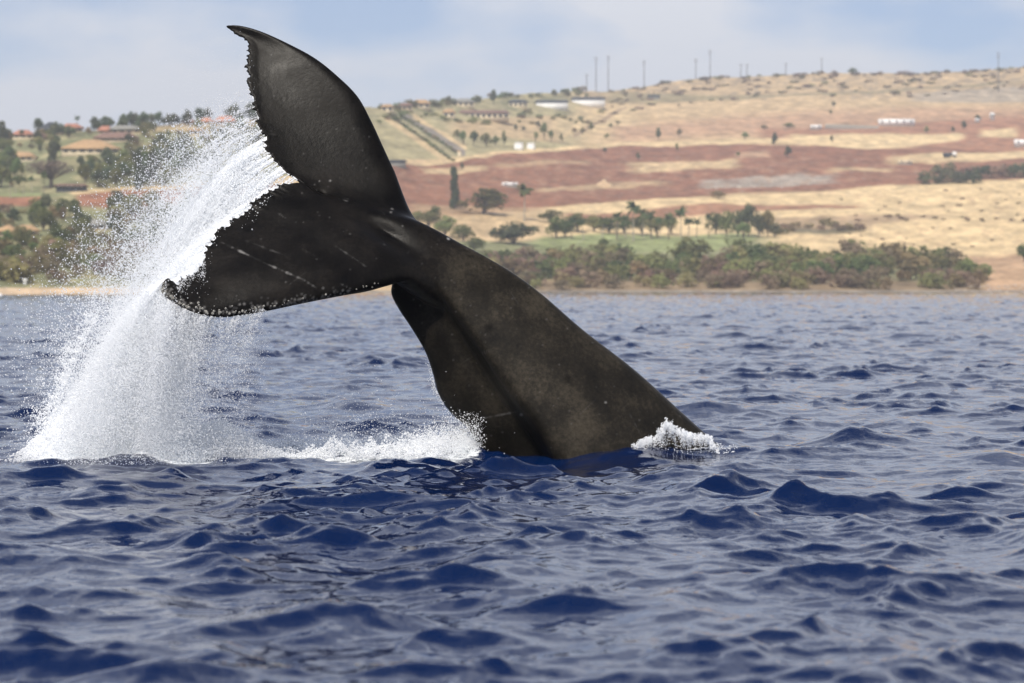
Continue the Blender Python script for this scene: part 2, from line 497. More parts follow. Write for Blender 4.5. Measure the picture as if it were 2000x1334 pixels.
def build_terrain():
    us = np.concatenate([np.linspace(-1400, -120, 60)[:-1], np.linspace(-120, 2120, 860), np.linspace(2120, 3400, 60)[1:]])
    ss = np.concatenate([np.linspace(0, 1, 330)])
    Ug, Sg = np.meshgrid(us, ss, indexing='xy')
    Vg = vshore(Ug) - (vshore(Ug) - skyv(Ug)) * Sg
    Yg = ysh(Ug) * (ycr(Ug) / ysh(Ug)) ** Sg
    Xg = (Ug - 1000) / F * Yg
    Zg = H - (Vg - V0) / F * Yg + undul(Xg, Yg) * 5 * sstep(0.02, 0.2, Sg)
    # ---- soil and field colours
    wob = (fbm(Ug * 0.018, Vg * 0.06, 4) - 0.47) * 16
    wob2 = (fbm(Ug * 0.06 + 40, Vg * 0.2, 3) - 0.44) * 9
    c = np.zeros(Ug.shape + (3,))
    def put(mask, col):
        nonlocal c
        mk = np.clip(mask, 0, 1)[..., None]
        c = c * (1 - mk) + col * mk
    def band(top, bot, col, soft=2.5, u0=-2000, u1=4000, fu=25, wb=1.0, amt=1.0):
        """strip of ground between two polylines of (u, v) points"""
        vt = np.interp(Ug, [p[0] for p in top], [p[1] for p in top]) + wob * wb * 0.5 + wob2 * 0.3 * wb
        vb = np.interp(Ug, [p[0] for p in bot], [p[1] for p in bot]) + wob * wb * 0.5 - wob2 * 0.3 * wb
        put(amt * sstep(vt - soft, vt + soft, Vg) * (1 - sstep(vb - soft, vb + soft, Vg)) * sstep(u0 - fu, u0 + fu, Ug + wob2 * 2) * (1 - sstep(u1 - fu, u1 + fu, Ug + wob2 * 2)), col)
    put(np.ones(Ug.shape), TAN)
    n = fbm(Ug * 0.03 + 9, Vg * 0.12, 4)
    n2 = fbm(Ug * 0.09 + 3, Vg * 0.25 + 8, 4)
    # right: dry scrub on the crest
    band([(1200, 0), (2000, 0)], [(1200, 205), (1340, 200), (1600, 188), (2000, 180)], TAN * 0.92, u0=1150)
    put(sstep(0.46, 0.6, n2) * (Ug > 1150) * (1 - sstep(180, 205, Vg)) * 0.75, np.array((0.27, 0.21, 0.14)))
    band([(1150, 180), (1400, 188), (1560, 184), (1750, 172), (2000, 158)], [(1150, 200), (1400, 197), (1560, 190), (1750, 177), (2000, 163)], DRYG * 0.85, u0=1180, amt=0.75)
    band([(1700, 186), (2000, 172)], [(1700, 196), (2000, 200)], GREY, u0=1780, amt=0.7)
    band([(1100, 212), (1340, 212), (1600, 196), (2000, 200)], [(1100, 290), (1340, 235), (1600, 215), (2000, 215)], TAN * 0.98, u0=1120)
    band([(1150, 250), (1340, 236), (1600, 216), (2000, 208)], [(1150, 290), (1340, 270), (1600, 262), (2000, 300)], PINK * 1.15, soft=14, u0=1200, wb=0.6)
    band([(1500, 252), (1700, 244), (2000, 226)], [(1500, 270), (1700, 270), (2000, 330)], RED * 1.25, soft=6, u0=1480, amt=0.8)
    # left of the spur: green-tan paddocks
    band([(600, 0), (1200, 0)], [(600, 320), (1000, 300), (1200, 290)], DRYG * 1.35, u0=560, u1=1130, fu=40)
    put(sstep(0.5, 0.62, n) * (Ug > 640) * (1 - sstep(1080, 1200, Ug)) * (1 - sstep(232, 245, Vg)) * 0.7, OLIVE)
    band([(860, 240), (1100, 226)], [(860, 262), (1100, 282)], TAN * 0.9, u0=880, u1=1100, amt=0.9)
    band([(1000, 262), (1200, 200)], [(1000, 290), (1200, 250)], STRAW * 0.9, u0=1090, u1=1240, amt=0.6)
    for (a, b, wd, col) in (((1098, 268), (1180, 210), 5, STRAW), ((1120, 268), (1225, 208), 3, BROWN), ((1150, 262), (1240, 208), 4, STRAW * 0.9)):
        d = np.abs((Ug - a[0]) * (b[1] - a[1]) - (Vg - a[1]) * (b[0] - a[0])) / math.hypot(b[0] - a[0], b[1] - a[1])
        put((1 - sstep(wd * 0.6, wd * 1.4, d + wob2 * 0.2)) * (Ug > a[0]) * (Ug < b[0]) * 0.8, col)
    # roads running down the slope, verge / hedge / road
    for (a, b, wd, col) in (((752, 232), (905, 330), 6, STRAW * 0.85), ((762, 231), (880, 306), 3, OLIVE * 0.8), ((790, 228), (908, 298), 6, GREY * 0.75), ((806, 228), (912, 291), 4, STRAW * 0.9), ((780, 231), (895, 300), 2.5, OLIVE * 0.7)):
        d = np.abs((Ug - a[0]) * (b[1] - a[1]) - (Vg - a[1]) * (b[0] - a[0])) / math.hypot(b[0] - a[0], b[1] - a[1])
        put((1 - sstep(wd * 0.7, wd * 1.2, d)) * (Ug > a[0]) * (Ug < b[0]), col)
    # red ploughed earth
    band([(600, 330), (820, 318), (1000, 298), (1340, 284), (1600, 284), (2000, 292)], [(600, 440), (900, 425), (1200, 402), (1500, 372), (1700, 368), (2000, 356)], RED, soft=3)
    band([(700, 300), (820, 316), (1000, 293), (1340, 277), (1500, 270)], [(700, 310), (820, 322), (1000, 299), (1340, 286), (1500, 282)], STRAW, soft=2, u0=800, u1=1560)
    band([(1540, 262), (1700, 265), (1900, 262)], [(1540, 280), (1700, 293), (1900, 272)], STRAW, soft=2, u0=1545, u1=1880, fu=12)
    band([(1900, 254), (2000, 250)], [(1900, 270), (2000, 266)], STRAW * 0.95, u0=1915, u1=1985, fu=12)
    band([(1750, 306), (1900, 296), (2000, 292)], [(1750, 318), (1900, 312), (2000, 306)], STRAW * 0.95, u0=1740)
    band([(1340, 306), (1500, 296)], [(1340, 316), (1500, 308)], PINK * 1.2, u0=1440, u1=1500, fu=10)
    band([(820, 326), (960, 322)], [(820, 338), (960, 334)], STRAW * 0.92, u0=828, u1=948, fu=12, amt=0.85)
    band([(960, 318), (1100, 316)], [(960, 326), (1100, 324)], TAN * 0.85, u0=965, u1=1150, fu=14, amt=0.6)
    band([(1240, 318), (1480, 312)], [(1240, 340), (1480, 328)], STRAW * 0.95, u0=1230, u1=1440, fu=16, amt=0.9)
    band([(1040, 368), (1180, 356), (1300, 352)], [(1040, 378), (1180, 366), (1300, 362)], TAN * 0.9, u0=1050, u1=1300, fu=20, amt=0.8)
    band([(1380, 348), (1640, 338)], [(1380, 366), (1640, 356)], GREY * 1.15, u0=1370, u1=1630, fu=18, amt=0.85)
    put(sstep(0.52, 0.64, n2) * sstep(300, 315, Vg) * (1 - sstep(380, 395, Vg)) * (Ug > 780) * 0.35, PINK)
    put(sstep(0.55, 0.66, n) * sstep(300, 315, Vg) * (1 - sstep(380, 395, Vg)) * (Ug > 780) * 0.4, RED * 0.8)
    band([(1600, 330), (1700, 326), (1800, 324)], [(1600, 338), (1700, 333), (1800, 330)], STRAW * 0.9, u0=1620, u1=1740, fu=16, amt=0.7)
    # straw field lower right
    band([(1080, 404), (1200, 400), (1500, 378), (1650, 368), (2000, 352)], [(1080, 600), (2000, 600)], STRAW, soft=2.5, u0=1050, fu=30)
    band([(1200, 418), (1400, 402), (1700, 394)], [(1200, 436), (1400, 420), (1700, 400)], RED * 1.2, soft=2.5, u0=1100, u1=1680, fu=26, amt=0.9)
    band([(1500, 424), (1700, 424), (2000, 418)], [(1500, 458), (1650, 446), (1800, 432), (2000, 430)], BROWN * 1.1, soft=3, u0=1500, u1=1830, fu=40, amt=0.7)
    put(sstep(0.55, 0.68, n2) * sstep(365, 380, Vg) * (Ug > 1550) * 0.35, PINK)
    band([(1560, 445), (1700, 440)], [(1560, 456), (1700, 450)], np.array((0.09, 0.085, 0.05)), soft=2, u0=1540, u1=1680, fu=20, amt=0.8)
    band([(1850, 500), (2000, 496)], [(1850, 600), (2000, 600)], PINK * 1.1, soft=5, u0=1880, amt=0.85)
    # fairway and the ground below it
    band([(900, 470), (1040, 468), (1200, 462), (1430, 460)], [(900, 600), (1430, 600)], OLIVE * 1.4, soft=4, u0=860, u1=1500, fu=40)
    band([(1040, 462), (1200, 458), (1460, 456)], [(1040, 482), (1150, 498), (1400, 492), (1460, 474)], GREEN * 1.25, soft=3, u0=1045, u1=1470, fu=20)
    band([(800, 400), (1080, 408)], [(800, 470), (1060, 462)], TAN * 0.9, soft=4, u0=800, u1=1080, amt=0.6)
    band([(900, 500), (1100, 505), (1450, 500), (1600, 512), (1700, 500), (1850, 512), (1930, 552)], [(900, 600), (2000, 600)], OLIVE * 1.3, soft=4, u0=880, u1=1915, fu=20)
    band([(900, 545), (1930, 548)], [(900, 600), (2000, 600)], BROWN, soft=6, u0=880, u1=1915, fu=20, amt=.8)
    # left hillside
    put((1 - sstep(560, 620, Ug)), OLIVE * 1.25)
    put((1 - sstep(560, 620, Ug)) * sstep(0.45, 0.58, n) * 0.7, DRYG * 1.3)
    band([(200, 238), (420, 226)], [(200, 262), (420, 262), (560, 250)], TAN * 0.8, u0=200, u1=520, amt=0.7, soft=4)
    band([(130, 372), (260, 362), (350, 360), (600, 345)], [(130, 384), (260, 374), (350, 372), (600, 362)], STRAW * 0.9, u0=135, u1=620, soft=2, fu=10)
    band([(130, 383), (260, 373), (350, 371), (600, 360)], [(130, 404), (300, 410), (400, 408), (600, 400)], RED * 1.25, u0=150, u1=640, soft=2, fu=10)
    band([(-100, 376), (90, 376)], [(-100, 388), (90, 388)], GREEN * 1.1, u1=78, soft=2, fu=8)
    band([(-100, 388), (90, 388)], [(-100, 408), (90, 404)], RED * 1.3, u1=80, soft=2, fu=8)
    # shore
    vs = vshore(Ug)
    put(sstep(vs - 16, vs - 12, Vg) * (1 - sstep(260, 420, Ug)), SAND)
    put(sstep(vs - 6, vs - 3, Vg) * sstep(260, 420, Ug), GREY * 0.75)
    # mottling of dry grass, stones and turned soil
    mo = fbm(Ug * 0.11 + 60, Vg * 0.42 + 20, 4); st_ = fbm(Ug * 0.02 + 5, Vg * 0.9, 3)
    c = c * (0.62 + 0.5 * mo + 0.32 * st_)[..., None]
    put(sstep(0.56, 0.66, fbm(Ug * 0.2 + 11, Vg * 0.6, 3)) * 0.3 * (Ug > 700), GREY)
    # grid rows: sea bed skirt in front, back slope behind the crest
    pre_n, post_n = 3, 6
    def row(Yr, Zr):
        return np.stack([(us - 1000) / F * Yr, Yr, Zr], -1)
    pre = [row(ysh(us) - q, 0 * us - zq) for q, zq in ((140, 6), (40, 2.5), (8, 0.6))]
    zc = Zg[-1]
    post = [row(ycr(us) + q, zc - zq) for q, zq in ((40, 1), (120, 8), (240, 30), (340, 70), (400, 140), (430, 300))]
    V = np.concatenate([np.array(pre).reshape(-1, 3), np.stack([Xg, Yg, Zg], -1).reshape(-1, 3), np.array(post).reshape(-1, 3)])
    post_c = np.repeat(c[-1][None], post_n, 0)
    pre_c = np.repeat(c[0][None], pre_n, 0)
    cc = np.concatenate([pre_c.reshape(-1, 3), c.reshape(-1, 3), post_c.reshape(-1, 3)])
    nr = pre_n + len(ss) + post_n
    me = mesh_np('hillside', V, grid_faces(nr, len(us)), True)
    color_attr(me, 'soil', cc)
    o = obj('hillside', me, M['ground'])
    tag(o, 'dry hillside of straw grass and red ploughed earth behind the sea', 'hillside', kind='structure')
build_terrain()

# ------------------------------------------------------------------ whale tail
NEAR_T = [(600, 364, .06), (588, 358, .04), (574, 358, .02), (551, 366, -.02), (515, 389, -.12), (487, 414, -.22), (458, 437, -.34), (428, 459, -.46), (408, 487, -.60), (402, 512, -.72), (389, 534, -.82), (362, 552, -.94), (347, 558, -1.0), (332, 550, -1.05), (319, 551, -1.1), (314, 562, -1.12)]
NEAR_L = [(900, 610, -.12), (868, 588, -.22), (842, 566, -.32), (818, 551, -.40), (794, 546, -.46), (757, 556, -.56), (721, 566, -.64), (666, 576, -.76), (597, 590, -.90), (538, 603, -1.0), (483, 614, -1.08), (428, 619, -1.14), (382, 612, -1.17), (346, 596, -1.17), (322, 580, -1.15), (314, 568, -1.13)]
FAR_T = [(600, 366, .12), (580, 351, .18), (556, 332, .24), (533, 304, .31), (516, 262, .42), (504, 227, .52), (497, 192, .62), (492, 165, .70), (490, 131, .80), (494, 99, .90), (487, 79, .97), (462, 65, 1.02), (442, 53, 1.06)]
FAR_L = [(872, 500, .18), (842, 466, .22), (813, 424, .30), (794, 382, .38), (771, 336, .46), (748, 286, .54), (725, 236, .62), (698, 188, .70), (657, 147, .78), (615, 114, .86), (565, 87, .94), (515, 64, 1.0), (474, 52, 1.05), (443, 50, 1.07)]

def fluke(tr, le, root_th, serr_seed, camber, ped):
    nt_, nc_ = 420, 44
    T = catmull(tr, nt_); Lc = catmull(le, nt_)
    t = np.linspace(0, 1, nt_)
    r = np.random.default_rng(serr_seed)
    # ragged trailing edge: irregular little notches and teeth
    ser = np.zeros(nt_)
    pos = 0.10
    while pos < 0.985:
        wd = r.uniform(0.005, 0.0125); hgt = r.uniform(0.25, 1.0) * (15 if r.random() < 0.75 else 3.5)
        ser += hgt * np.clip(1 - np.abs(t - pos) / wd, 0, 1) ** 0.8
        pos += wd * r.uniform(1.3, 2.1)
    ser += (vnoise(t * 26 + serr_seed, t * 0) - 0.5) * 7
    ser *= sstep(0.05, 0.14, t) * (1 - sstep(0.96, 1.0, t))
    dirv = Lc - T
    dl = np.linalg.norm(dirv[:, :2], axis=1)[:, None] + 1e-6
    Tser = T - dirv / dl * ser[:, None] * np.minimum(1, dl / 60)
    Tw = P(Tser[:, 0], Tser[:, 1], D + Tser[:, 2]); T0 = P(T[:, 0], T[:, 1], D + T[:, 2])
    T = Tser; Lw = P(Lc[:, 0], Lc[:, 1], D + Lc[:, 2])
    c = np.sin(np.linspace(0, math.pi / 2, nc_)) ** 1.4
    # smooth normals from the unserrated sheet; the teeth bend only the rim
    S0 = T0[:, None] * (1 - c)[None, :, None] + Lw[:, None] * c[None, :, None]
    S = S0 + (Tw - T0)[:, None] * np.clip(1 - c / 0.07, 0, 1)[None, :, None]
    du = np.gradient(S0, axis=0); dc = np.gradient(S0, axis=1)
    nrm = np.cross(du, dc)
    nrm /= np.linalg.norm(nrm, axis=-1)[..., None] + 1e-9
    nrm[-12:] = nrm[-13]
    if nrm[nt_ // 2, nc_ // 2, 1] > 0:
        nrm = -nrm                       # towards the camera
    hm = root_th * (1 - t) ** 1.15 + 0.028
    chord = np.linalg.norm(Lw - Tw, axis=1)
    prof = 0.016 / np.maximum(hm[:, None], 0.03) * 0 + np.where(c[None] < 0.8, 0.10 + 0.90 * np.sin(np.clip(c[None] / 0.8, 0, 1) * math.pi / 2) ** 1.3, np.sqrt(np.clip(1 - ((c[None] - 0.8) / 0.2) ** 2, 0, 1)))
    half = np.maximum(hm[:, None] * prof, 0.013 * (c[None] < 0.97))
    half = np.minimum(half, chord[:, None] * 0.35 + 0.008)
    cam_ = camber * np.sin(c * math.pi)[None] * np.sin(np.clip(t, 0, 1) ** 0.8 * math.pi)[:, None]
    top = S + nrm * (half + cam_)[..., None]
    bot = S - nrm * (half - cam_)[..., None]
    V = np.concatenate([top.reshape(-1, 3), bot.reshape(-1, 3)])
    f1 = grid_faces(nt_, nc_); o2 = nt_ * nc_
    faces = [f1, f1[:, ::-1] + o2]
    i = np.arange(nt_ - 1)
    def strip(a, b, a2, b2): return np.stack([a, b, b2, a2], -1)
    faces.append(strip(i * nc_, (i + 1) * nc_, i * nc_ + o2, (i + 1) * nc_ + o2))
    j = nc_ - 1
    faces.append(strip((i + 1) * nc_ + j, i * nc_ + j, (i + 1) * nc_ + j + o2, i * nc_ + j + o2))
    k = np.arange(nc_ - 1)
    faces.append(strip(k + 1, k, k + 1 + o2, k + o2))
    e = (nt_ - 1) * nc_
    faces.append(strip(e + k, e + k + 1, e + k + o2, e + k + 1 + o2))
    return V, np.concatenate(faces), T

# stations of the tail stock: back contour, near-side keel, lower contour, half width (m), depth centre
PED = [((604, 366), (606, 369), (607, 372), .03, .06), ((643, 380), (644, 388), (640, 396), .06, .05), ((711, 400), (706, 422), (690, 440), .12, .04), ((762, 411), (756, 446), (735, 478), .18, .03),
       ((811, 424), (800, 488), (766, 534), .24, .02), ((857, 445), (835, 530), (764, 572), .30, .02), ((896, 468), (858, 564), (779, 604), .33, .03), ((945, 499), (892, 610), (803, 640), .36, .04), ((1000, 532), (934, 668), (830, 686), .42, .05),
       ((1060, 576), (972, 724), (845, 728), .48, .06), ((1141, 646), (1010, 776), (857, 770), .55, .08), ((1239, 722), (1040, 815), (880, 806), .62, .12), ((1336, 809), (1075, 868), (918, 842), .70, .18),
       ((1420, 884), (1110, 925), (947, 896), .78, .26), ((1540, 985), (1180, 1040), (1000, 990), .88, .38), ((1680, 1110), (1300, 1180), (1080, 1130), .95, .5)]
def peduncle():
    n = 150
    tab = np.array([[*a, *k, *b, w, d] for a, k, b, w, d in PED], float)
    q = np.arange(len(tab))
    qq = np.linspace(0, len(tab) - 1, n)
    out = np.zeros((n, tab.shape[1]))
    # catmull rom in station index
    pad = np.vstack([2 * tab[0] - tab[1], tab, 2 * tab[-1] - tab[-2]])
    i = np.minimum(np.floor(qq).astype(int), len(tab) - 2); f = (qq - i)[:, None]
    a, b, c, d = pad[i], pad[i + 1], pad[i + 2], pad[i + 3]
    st = 0.5 * (2 * b + (c - a) * f + (2 * a - 5 * b + 4 * c - d) * f ** 2 + (3 * b - a - 3 * c + d) * f ** 3)
    m = 56
    V = np.zeros((n, m, 3))
    for s_ in range(n):
        R, K, B, w, d0 = st[s_, 0:2], st[s_, 2:4], st[s_, 4:6], st[s_, 6], st[s_, 7]
        def pt(a, dy): return (a[0], a[1], d0 + dy)
        ring = [pt(R, 0), pt(R * .90 + K * .10, -.30 * w), pt(R * .5 + K * .5, -.80 * w), pt(R * .12 + K * .88, -1.0 * w), pt(K * .95 + B * .05, -0.90 * w), pt(K * .76 + B * .24, -.52 * w), pt(K * .42 + B * .58, -.42 * w), pt(K * .08 + B * .92, -.22 * w), pt(B, 0),
                pt(K * .1 + B * .9, .3 * w), pt(K * .5 + B * .5, .8 * w), pt(K * .9 + R * .1, w), pt(K * .5 + R * .5, .8 * w), pt(R * .9 + K * .1, .3 * w)]
        rp = np.array(ring + [ring[0]])
        q4 = np.vstack([rp[-2], rp, rp[1]])
        tt = np.linspace(0, len(ring), m, endpoint=False)
        ii = np.floor(tt).astype(int); ff = (tt - ii)[:, None]
        a, b, c, d = q4[ii], q4[ii + 1], q4[ii + 2], q4[ii + 3]
        pr = 0.5 * (2 * b + (c - a) * ff + (2 * a - 5 * b + 4 * c - d) * ff ** 2 + (3 * b - a - 3 * c + d) * ff ** 3)
        V[s_] = P(pr[:, 0], pr[:, 1], D + pr[:, 2])
    faces = [grid_faces(n, m, True)]
    verts = V.reshape(-1, 3)
    c0, c1 = verts[:m].mean(0), verts[-m:].mean(0)
    verts = np.vstack([verts, c0, c1])
    j = np.arange(m); j2 = (j + 1) % m
    tri = np.concatenate([np.stack([j2, j, 0 * j + n * m], -1), np.stack([(n - 1) * m + j, (n - 1) * m + j2, 0 * j + n * m + 1], -1)])
    return verts, faces[0], tri

def seg_dist(p, a, b):
    a = np.asarray(a, float); b = np.asarray(b, float)
    ab = b - a
    t = np.clip(((p - a) @ ab) / (ab @ ab), 0, 1)
    return np.linalg.norm(p - (a + t[:, None] * ab), axis=1), t

def build_whale():
    v1, f1, TN = fluke(NEAR_T, NEAR_L, 0.15, 5, 0.05, False)
    v2, f2, TF = fluke(FAR_T, FAR_L, 0.13, 11, -0.04, True)
    v3, f3, t3 = peduncle()
    V = np.vstack([v1, v2, v3])
    faces = [np.vstack([f1, f2 + len(v1), f3 + len(v1) + len(v2)]), t3 + len(v1) + len(v2)]
    me = mesh_np('whale_raw', V, faces, True)
    bm = bmesh.new(); bm.from_mesh(me)
    bmesh.ops.recalc_face_normals(bm, faces=bm.faces)
    bm.to_mesh(me); bm.free()
    o = obj('humpback_whale', me, None)
    md = o.modifiers.new('r', 'REMESH'); md.mode = 'VOXEL'; md.voxel_size = 0.0125; md.use_smooth_shade = True
    sm = o.modifiers.new('s', 'SMOOTH'); sm.factor = 0.5; sm.iterations = 1
    dg = bpy.context.evaluated_depsgraph_get()
    me2 = bpy.data.meshes.new_from_object(o.evaluated_get(dg))
    o.modifiers.clear()
    o.data = me2
    me2.name = 'humpback_whale'
    bpy.data.meshes.remove(me)
    me2.materials.clear(); me2.materials.append(M['skin'])
    me2.polygons.foreach_set('use_smooth', np.ones(len(me2.polygons), bool))
    n = len(me2.vertices)
    co = np.empty(n * 3, np.float32); me2.vertices.foreach_get('co', co); co = co.reshape(-1, 3).astype(float)
    u = 1000 + co[:, 0] / co[:, 1] * F; v = V0 + (H - co[:, 2]) / co[:, 1] * F
    p = np.stack([u, v], -1)
    scar = np.zeros(n)
    near = co[:, 1] < D + 0.1
    def line(a, b, wd, amt, brk=0.3):
        d, t = seg_dist(p, a, b)
        nn = fbm(t * 9 + a[0], t * 0 + a[1], 3)
        d = np.abs(d + (vnoise(t * 14 + a[1], t * 0 + 3) - .5) * 2.2)
        return np.clip(1 - d / (wd * .8), 0, 1) * amt * np.clip((nn - .25) * 3.2, 0.05, 1) * np.minimum(1, 6 * t * (1 - t) + .15)
    for a, b, wd, am in (((432, 473), (520, 515), 3, .55), ((520, 515), (592, 546), 3, .45), ((592, 546), (618, 562), 3, .3), ((640, 375), (682, 391), 2.6, .5), ((655, 480), (716, 520), 2.5, .22), ((542, 415), (560, 428), 2.5, .2),
                         ((938, 818), (1010, 804), 3, .22), ((1015, 500), (1040, 530), 2.5, .2), ((660, 552), (690, 566), 2.5, .2), ((940, 690), (956, 686), 6, .3), ((480, 470), (560, 500), 2.2, .12)):
        scar = np.maximum(scar, line(a, b, wd, am) * near)
    for (a, b, r_, am) in ((877, 464, 3.5, .8), (624, 354, 2, .35), (645, 353, 2.4, .5), (1018, 810, 3.4, .4), (1183, 786, 2.6, .5), (786, 440, 2, .25), (765, 411, 3, .3), (530, 107, 2, .25)):
        scar = np.maximum(scar, np.clip(1.3 - np.hypot(u - a, v - b) / r_, 0, 1) * am)
    # pale scraped rim where the leading edge carries barnacles
    rr = np.random.default_rng(4)
    for i in range(240):
        q = rr.random() ** 1.4
        lp = catmull(NEAR_L, 200)[int(199 - q * 120)]
        a, b = lp[0] + rr.normal() * 4, lp[1] - abs(rr.normal()) * (13 - 7 * q)
        scar = np.maximum(scar, np.clip(1.2 - np.hypot(u - a, v - b) / rr.uniform(1.5, 3.4), 0, 1) * rr.uniform(.05, .5) * near)
    for i in range(170):
        a, b = rr.uniform(760, 1380), rr.uniform(430, 880)
        scar = np.maximum(scar, np.clip(1.2 - np.hypot(u - a, v - b) / rr.uniform(1.5, 2.6), 0, 1) * rr.uniform(.03, .16))
    for i in range(60):
        a, b = rr.uniform(420, 780), rr.uniform(90, 600)
        scar = np.maximum(scar, np.clip(1.2 - np.hypot(u - a, v - b) / rr.uniform(1.5, 2.4), 0, 1) * rr.uniform(.04, .2))
    for i in range(26):      # fine scratches in all directions
        a = np.array((rr.uniform(420, 1300), rr.uniform(120, 860))); an = rr.uniform(-.9, 1.2); ln = rr.uniform(20, 70)
        b = a + ln * np.array((math.cos(an), math.sin(an)))
        scar = np.maximum(scar, line(a, b, 2.0, rr.uniform(.03, .09)))
    float_attr(me2, 'scar', scar)
    # melt the flukes into the tail stock
    wgt = (1 - sstep(60, 135, np.hypot((u - 785) / 1.3, v - 465))) * (1 - sstep(-30, 10, v - np.interp(u, [600, 780, 860], [560, 530, 560])))
    wgt = np.maximum(wgt, (1 - sstep(14, 40, np.abs(v - np.interp(u, [600, 643, 711, 762, 811], [366, 384, 408, 424, 440])))) * sstep(600, 660, u) * (1 - sstep(830, 880, u)))
    ne = len(me2.edges); ed = np.empty(ne * 2, np.int32); me2.edges.foreach_get('vertices', ed); ed = ed.reshape(-1, 2)
    sel = wgt > 0.01
    ed = ed[sel[ed[:, 0]] | sel[ed[:, 1]]]
    cnt = np.bincount(ed.ravel(), minlength=n)[:, None] + 1e-9
    cs = co.copy()
    for it in range(260):
        acc = np.stack([np.bincount(ed[:, 0], cs[ed[:, 1], k], n) + np.bincount(ed[:, 1], cs[ed[:, 0], k], n) for k in range(3)], -1) / cnt
        cs = cs + (acc - cs) * (0.6 * wgt[:, None] * sel[:, None])
    co = cs
    me2.vertices.foreach_set('co', co.astype(np.float32).ravel()); me2.update()
    # pigment: brown-grey stock, blacker flukes, lighter mottled flank, dark mottles; shade left of the keel and light right of it painted in
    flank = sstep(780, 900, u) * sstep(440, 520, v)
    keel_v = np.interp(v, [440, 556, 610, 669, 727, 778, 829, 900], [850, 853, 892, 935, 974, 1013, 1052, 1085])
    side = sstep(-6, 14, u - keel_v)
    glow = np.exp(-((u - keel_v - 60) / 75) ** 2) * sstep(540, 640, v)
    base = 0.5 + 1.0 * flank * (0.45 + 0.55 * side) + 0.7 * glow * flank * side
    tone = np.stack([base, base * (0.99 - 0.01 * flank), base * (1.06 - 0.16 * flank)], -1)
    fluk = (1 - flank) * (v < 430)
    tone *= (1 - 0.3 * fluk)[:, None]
    mot = np.zeros(n)
    for i in range(40):
        a, b = rr.normal(655, 45), rr.normal(292, 26)
        mot = np.maximum(mot, np.clip(1.3 - np.hypot((u - a) / 1.8, v - b) / rr.uniform(2, 5), 0, 1) * (v < 360))
    for a, b, r_ in ((485, 449, 8), (540, 137, 6), (700, 240, 6), (566, 235, 6), (627, 270, 6), (720, 300, 7), (560, 230, 6), (955, 640, 9), (1110, 740, 9)):
        mot = np.maximum(mot, np.clip(1.3 - np.hypot((u - a), (v - b)) / r_, 0, 1) * .8)
    tone *= (1 - 0.72 * mot)[:, None]
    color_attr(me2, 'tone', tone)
    tag(o, 'black humpback whale tail rising from the sea, ragged flukes tilted sideways', 'whale')
    # barnacles: little ringed cones along the leading edge of the near fluke
    bv, bf = [], []
    lp = catmull(NEAR_L, 300)
    dgv = co[near]
    du_, dv_ = u[near], v[near]
    for i in range(110):
        q = rr.random() ** 1.3
        if i < 95:
            c0 = lp[int(298 - q * 95)]
            a, b = c0[0] + rr.normal() * 5, c0[1] - 3 - abs(rr.normal()) * (14 - 8 * q)
        else:
            c0 = lp[int(rr.uniform(90, 200))]
            a, b = c0[0], c0[1] - rr.uniform(2, 10)
        dd = (du_ - a) ** 2 + (dv_ - b) ** 2
        cand = np.where(dd < max(dd.min() + 1, 9))[0]
        pt = dgv[cand[np.argmin(dgv[cand, 1])]]
        R0 = rr.uniform(.005, .014) * (1 if i < 95 else .8)
        hgt = R0 * rr.uniform(.7, 1.1)
        nrm = Vector((rr.normal() * .35 - .1, -1, rr.normal() * .35 - .25)).normalized()
        tx = nrm.orthogonal().normalized(); ty = nrm.cross(tx)
        k0 = len(bv)
        for ring_r, hh in ((1.0, -.3), (.72, 1.0), (.42, 1.0), (.3, .35)):
            for k in range(8):
                an = k / 8 * 2 * math.pi
                q3 = Vector(pt) + tx * (math.cos(an) * R0 * ring_r) + ty * (math.sin(an) * R0 * ring_r) + nrm * (hgt * hh)
                bv.append(q3[:])
        for r_ in range(3):
            for k in range(8):
                bf.append((k0 + r_ * 8 + k, k0 + r_ * 8 + (k + 1) % 8, k0 + r_ * 8 + 8 + (k + 1) % 8, k0 + r_ * 8 + 8 + k))
    bo = obj('barnacle_cluster', mesh_np('barnacle_cluster', bv, np.array(bf)), M['barnacle'], o)
    bo['kind'] = 'stuff'
    bo['label'] = 'pale barnacles along the rim of the lower fluke'
    return TN, TF
TN, TF = build_whale()

# ------------------------------------------------------------------ flying water
def points_object(name, pos, rad, mat, label, cat):
    me = mesh_np(name, pos, [])
    float_attr(me, 'rad', rad)
    o = obj(name, me, mat)
    ng = bpy.data.node_groups.new(name, 'GeometryNodeTree')
    ng.interface.new_socket('Geometry', in_out='INPUT', socket_type='NodeSocketGeometry')
    ng.interface.new_socket('Geometry', in_out='OUTPUT', socket_type='NodeSocketGeometry')
    gi = ng.nodes.new('NodeGroupInput'); go = ng.nodes.new('NodeGroupOutput')
    mtp = ng.nodes.new('GeometryNodeMeshToPoints')
    na = ng.nodes.new('GeometryNodeInputNamedAttribute'); na.data_type = 'FLOAT'; na.inputs['Name'].default_value = 'rad'
    sm = ng.nodes.new('GeometryNodeSetMaterial'); sm.inputs['Material'].default_value = mat
    ng.links.new(gi.outputs[0], mtp.inputs['Mesh']); ng.links.new(na.outputs['Attribute'], mtp.inputs['Radius'])
    ng.links.new(mtp.outputs[0], sm.inputs['Geometry']); ng.links.new(sm.outputs[0], go.inputs[0])
    md = o.modifiers.new('points', 'NODES'); md.node_group = ng
    tag(o, label, cat, kind='stuff')
    return o

